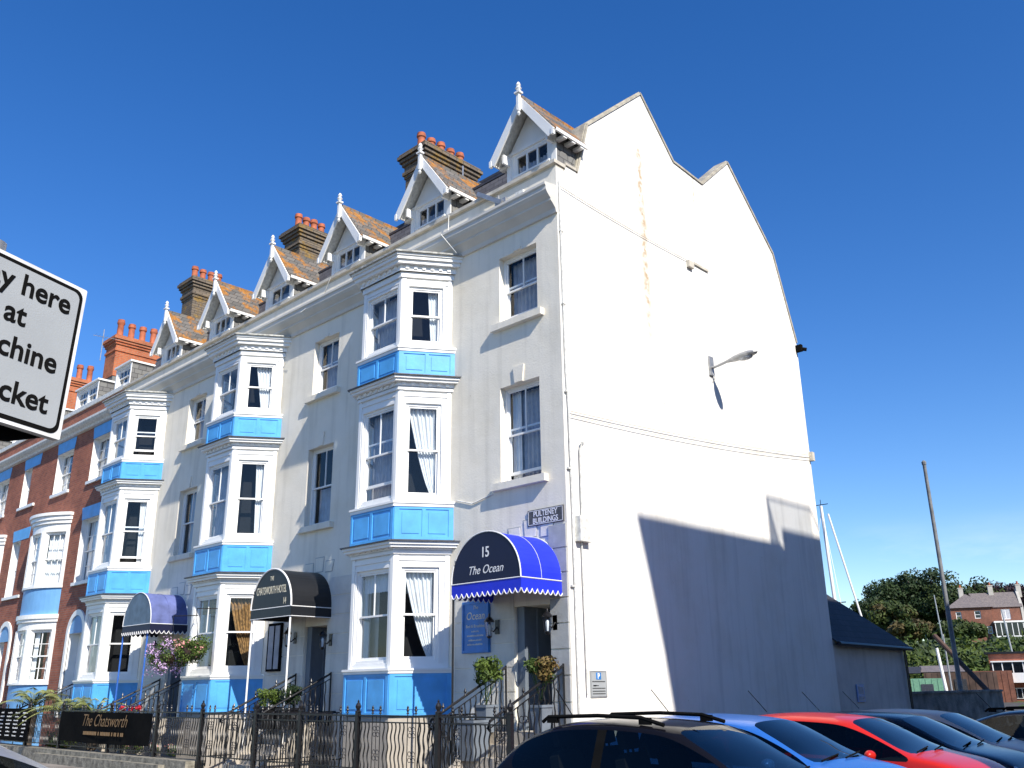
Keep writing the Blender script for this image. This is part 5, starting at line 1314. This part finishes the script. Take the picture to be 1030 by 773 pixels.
# poles and masts
def post(az0, D, r, ztop, m, label, name, cat, lean=(0,0), extras=None, zb=-.3):
    b = at(az0, D, zb); tp = V((b.x+lean[0], b.y+lean[1], ztop)); o = thing(name, label, cat, tuple(b))
    MB().tube([b, tp], [r, r*.7], 10).build('shaft', m, o, True); return o, b, tp
o, b, tp = post(18.86, 34, .082, 1.6+34*.2166, 'greypole', 'tall slim grey pole rising behind the low wall', 'pole', 'pole')
MB().lathe(tuple(tp), [(.075,-.1), (.085,0), (.03,.06)], 8).build('cap', 'greypole', o)
m = MB(); a = at(19.75, 40, 3.4); b_ = at(17.5, 38, 1.3); m.tube([a, b_], .09, 8)
tag(m.build('timber_spar', 'brownwood', None, True), 'dark spar slanting down to the right behind the grey pole', 'spar')
o, b, tp = post(19.45, 48, .09, 3.2, 'white', 'short thick white mast left of the grey pole', 'white_mast', 'mast', (-.25,0)); 
o, b, tp = post(19.3, 50, .05, 3.9, 'galv', 'thin metal mast between the white mast and the grey pole', 'thin_mast', 'mast')
o, b, tp = post(19.35, 120, .08, 11.6, 'galv', 'distant thin mast against the dark trees', 'distant_mast', 'mast', (-.2,0), zb=6.5)
o, b, tp = post(15.9, 108, .11, 8.8, 'galv', 'leaning grey mast in front of the brick hill house', 'leaning_mast', 'mast', (-.6,0))
# sailing boat rig behind the gable
o = thing('sailing_boat', 'white mast and forestay of a sailing boat beyond the outbuilding', 'boat', tuple(at(24.6, 45, -.9)))
mb_ = at(24.65, 45, .6); mt = at(24.9, 45, 9.7)
MB().tube([mb_, mt], [.09, .07], 10).build('mast', 'white', o, True)
m = MB(); st0 = at(24.55, 45, 9.3); m.tube([st0, at(22.6, 46, 1.0)], .048, 8); m.tube([mt-Z*.2, at(27.2, 45, 1.2)], .012, 4); m.tube([mt-Z*.1, at(24.0, 44, .8)], .012, 4); m.build('forestay', 'white', o, True)
m = MB(); m.tube([mt+V((-.25,0,.05)), mt+V((.35,0,.05))], .02, 5); m.tube([mt, mt+Z*.3], .015, 5); m.build('masthead', 'black', o); MB().tube([at(24.75,45,5.2)+V((-.5,0,0)), at(24.75,45,5.2)+V((.5,0,0))], .025, 5).build('spreader', 'black', o)
hl = MB(); cc = at(25.2, 46, -.9); hf2 = Fr(cc, (math.cos(R(10)), math.sin(R(10)), 0), Z)
secs = [(-4.5,.1,.9), (-3,.9,1.0), (-1,1.25,.95), (1.5,1.25,.95), (3.6,1.0,1.0)]
rg = [[hf2.p(a,0,-w*.3), hf2.p(a,h,-w), hf2.p(a,h,w), hf2.p(a,0,w*.3)] for a, w, h in secs]
for i in range(4):
    for j in range(4): hl.face([rg[i][j], rg[i][(j+1) % 4], rg[i+1][(j+1) % 4], rg[i+1][j]])
hl.face(rg[0]); hl.face(rg[-1]); hl.box(hf2, -1.5, 2.0, .95, 1.45, -.7, .7); hl.build('hull', 'white', o)

# ---------------------------------------------------------------- block across the car park (out of frame, shades the gable foot)
t = thing('apartment_block', 'tall rendered block across the car park, outside the photo, whose shadow falls on the gable', 'building', (18, 3, 0))
xo = 14.0
m = MB(); m.extr(Fr((xo, 0, 0), Y, Z), [(-.95,-.3), (24,-.3), (24,16.62), (3.56,16.62), (3.56,16.2), (-2.01,16.27), (-1.62,14.8), (-1.38,13.8), (-1.10,12.3), (-.95,11.3)], 0, .5); m.box(WLD, xo+.5, xo+9, 1.2, 24, -.3, 15.6)  # end profile shaped for the gable shadow; extra length added to block sky
m.build('wall', 'pinkbrick', t)
m = MB(); m.box(WLD, xo-.04, xo+.3, -1.9, 3.5, 16.15, 16.24); m.build('parapet_coping', 'stone', t)
for fl in range(5):
    for yy in (.2, 2.6, 5.0, 7.4, 9.8, 12.2, 14.6, 17.0, 19.4, 21.8):
        w_ = MB(); w_.box(WLD, xo-.05, xo-.01, yy-.55, yy+.55, 1.2+fl*3, 2.9+fl*3, 0); w_ = w_.build('window', 'white', t)
        MB().box(WLD, xo-.07, xo-.05, yy-.47, yy+.47, 1.28+fl*3, 2.82+fl*3).build('pane', 'carglass', w_)
for (ya, yb) in ((3.0, 3.56),):
    m = MB(); m.face([(xo,3.0,16.2), (xo,5.1,16.6), (xo,5.1,17.28), (xo,3.0,17.28)]); m.face([(xo,3.0,16.2), (xo+1.3,3.0,16.2), (xo+1.3,3.0,17.28), (xo,3.0,17.28)]); m.build('terrace_screen', 'tintglass', t)
m = MB(); m.tube([(xo,3.0,17.28), (xo,5.1,17.28), (xo,5.6,16.6)], .03, 6); m.tube([(xo,3.0,16.2), (xo,3.0,17.28), (xo+1.3,3.0,17.28)], .03, 6); m.build('screen_rail', 'galv', t)

def street_house():
    t = thing('street_house', 'brown brick house across the street, behind the photographer', 'house', (0, 0, 0), 'houses across the street, outside the photo')
    w_ = MB(); holed(w_, Fr((0, 4.4, 0), (0,-1,0), Z), 0, 8.8, -.3, 6.5, [(1.0, 2.4, 1.2, 2.9), (5.6, 7.4, .9, 3.0), (1.0, 2.4, 4.0, 5.6), (3.8, 5.0, 4.0, 5.6), (6.2, 7.6, 4.0, 5.6), (3.9, 4.9, 0, 2.3)], .15)
    w_.box(WLD, .2, 8, -4.4, 4.4, -.3, 6.5); w_.build('wall', 'pinkbrick', t)
    r = MB(); r.extr(Fr((0, 4.6, 0), X, Z), [(-.3, 6.4), (8.3, 6.4), (4, 9.6)], 0, 9.2); r.build('roof', 'darkroof', t)
    for (a, b_, c_, d_) in ((1.0, 2.4, 1.2, 2.9), (5.6, 7.4, .9, 3.0), (1.0, 2.4, 4.0, 5.6), (3.8, 5.0, 4.0, 5.6), (6.2, 7.6, 4.0, 5.6)):
        f = Fr((.14, 4.4, 0), (0,-1,0), Z); o = MB(); o.box(f, a, b_, c_, d_, 0, .03); o = o.build('window', 'white', t); MB().box(f, a+.08, b_-.08, c_+.08, d_-.08, .03, .035).build('pane', 'carglass', o)
    f = Fr((.14, 4.4, 0), (0,-1,0), Z); MB().box(f, 3.9, 4.9, 0, 2.3, 0, .04).build('door', 'doordark', t)
    return t
def dup(o, par=None):
    c = o.copy(); C.objects.link(c)
    if par: c.parent = par
    for ch in o.children: dup(ch, c)
    return c
flatten()
h0 = street_house()
for i, (x, y) in enumerate(((46, -4), (46.5, -13), (46, -22), (45, -31.2), (43, -40.5), (36, -48))):
    o = h0 if i == 0 else dup(h0); o.location = (x, y, 0); o.rotation_euler.z = R(0 if i < 4 else -25*(i-3))
# ---------------------------------------------------------------- camera, light, sky
cd = bpy.data.cameras.new('camera'); cam = bpy.data.objects.new('camera', cd); C.objects.link(cam); S.camera = cam
pi, ro, ya = R(18.718), R(-.721), R(43.86)
F_ = V((-math.sin(ya)*math.cos(pi), math.cos(ya)*math.cos(pi), math.sin(pi))); R_ = V((math.cos(ya), math.sin(ya), 0)); U_ = R_.cross(F_)
R2 = R_*math.cos(ro)+U_*math.sin(ro); U2 = -R_*math.sin(ro)+U_*math.cos(ro)
mw = Matrix((( R2.x, U2.x, -F_.x, CAM.x), (R2.y, U2.y, -F_.y, CAM.y), (R2.z, U2.z, -F_.z, CAM.z), (0,0,0,1)))
cam.matrix_world = mw; cd.sensor_width = 36; cd.lens = 907.1/1030*36; cd.clip_end = 2000; cd.clip_start = .05

SD = V((3.5, -1.0, 2.9)).normalized(); el = math.asin(SD.z); azr = math.atan2(SD.x, SD.y)
sl = bpy.data.lights.new('sun', 'SUN'); sl.energy = 4.3; sl.angle = R(.5); sl.color = (1, .93, .82)
so = bpy.data.objects.new('sun', sl); C.objects.link(so); so.rotation_euler = (-SD).to_track_quat('-Z', 'Y').to_euler()
w = bpy.data.worlds.new('World'); S.world = w; w.use_nodes = True; nt = w.node_tree; bg = nt.nodes['Background']
sk = nt.nodes.new('ShaderNodeTexSky'); sk.sky_type = 'NISHITA'; sk.sun_disc = False; sk.sun_elevation = el; sk.sun_rotation = azr
sk.altitude = 0; sk.air_density = 1.0; sk.dust_density = .15; sk.ozone_density = 3.0
# faint cirrus low on the horizon
tc = nd(nt, 'ShaderNodeTexCoord'); mp = nd(nt, 'ShaderNodeMapping'); mp.inputs['Scale'].default_value = (2.2, 2.2, 9); nt.links.new(tc.outputs['Generated'], mp.inputs[0])
no = nd(nt, 'ShaderNodeTexNoise', i_Scale=1.6, i_Detail=7.0, i_Roughness=.6); nt.links.new(mp.outputs[0], no.inputs['Vector'])
cr = ramp(nt, no.outputs['Fac'], [(.50, 0), (.72, .5)])
sx = nd(nt, 'ShaderNodeSeparateXYZ'); nt.links.new(tc.outputs['Generated'], sx.inputs[0])
mr = nd(nt, 'ShaderNodeMapRange', interpolation_type='SMOOTHSTEP'); nt.links.new(sx.outputs['Z'], mr.inputs[0]); mr.inputs[1].default_value = .17; mr.inputs[2].default_value = .08
mm = nd(nt, 'ShaderNodeMath', operation='MULTIPLY'); nt.links.new(cr.outputs[0], mm.inputs[0]); nt.links.new(mr.outputs[0], mm.inputs[1])
mx = nd(nt, 'ShaderNodeMix', data_type='RGBA'); nt.links.new(mm.outputs[0], mx.inputs[0]); nt.links.new(sk.outputs[0], mx.inputs[6]); mx.inputs[7].default_value = (7, 7.2, 7.6, 1)
hs = nt.nodes.new('ShaderNodeHueSaturation'); hs.inputs['Saturation'].default_value = 1.33; hs.inputs['Value'].default_value = .97; hs.inputs['Hue'].default_value = .512; nt.links.new(sk.outputs[0], hs.inputs['Color']); nt.links.new(hs.outputs[0], mx.inputs[6])
nt.links.new(mx.outputs[2], bg.inputs[0]); bg.inputs[1].default_value = .115
vs = S.view_settings; vs.view_transform = 'Standard'; vs.look = 'None'; vs.exposure = .70; vs.gamma = 1; vs.use_curve_mapping = False
S.cycles.max_bounces = 8; S.cycles.transparent_max_bounces = 16
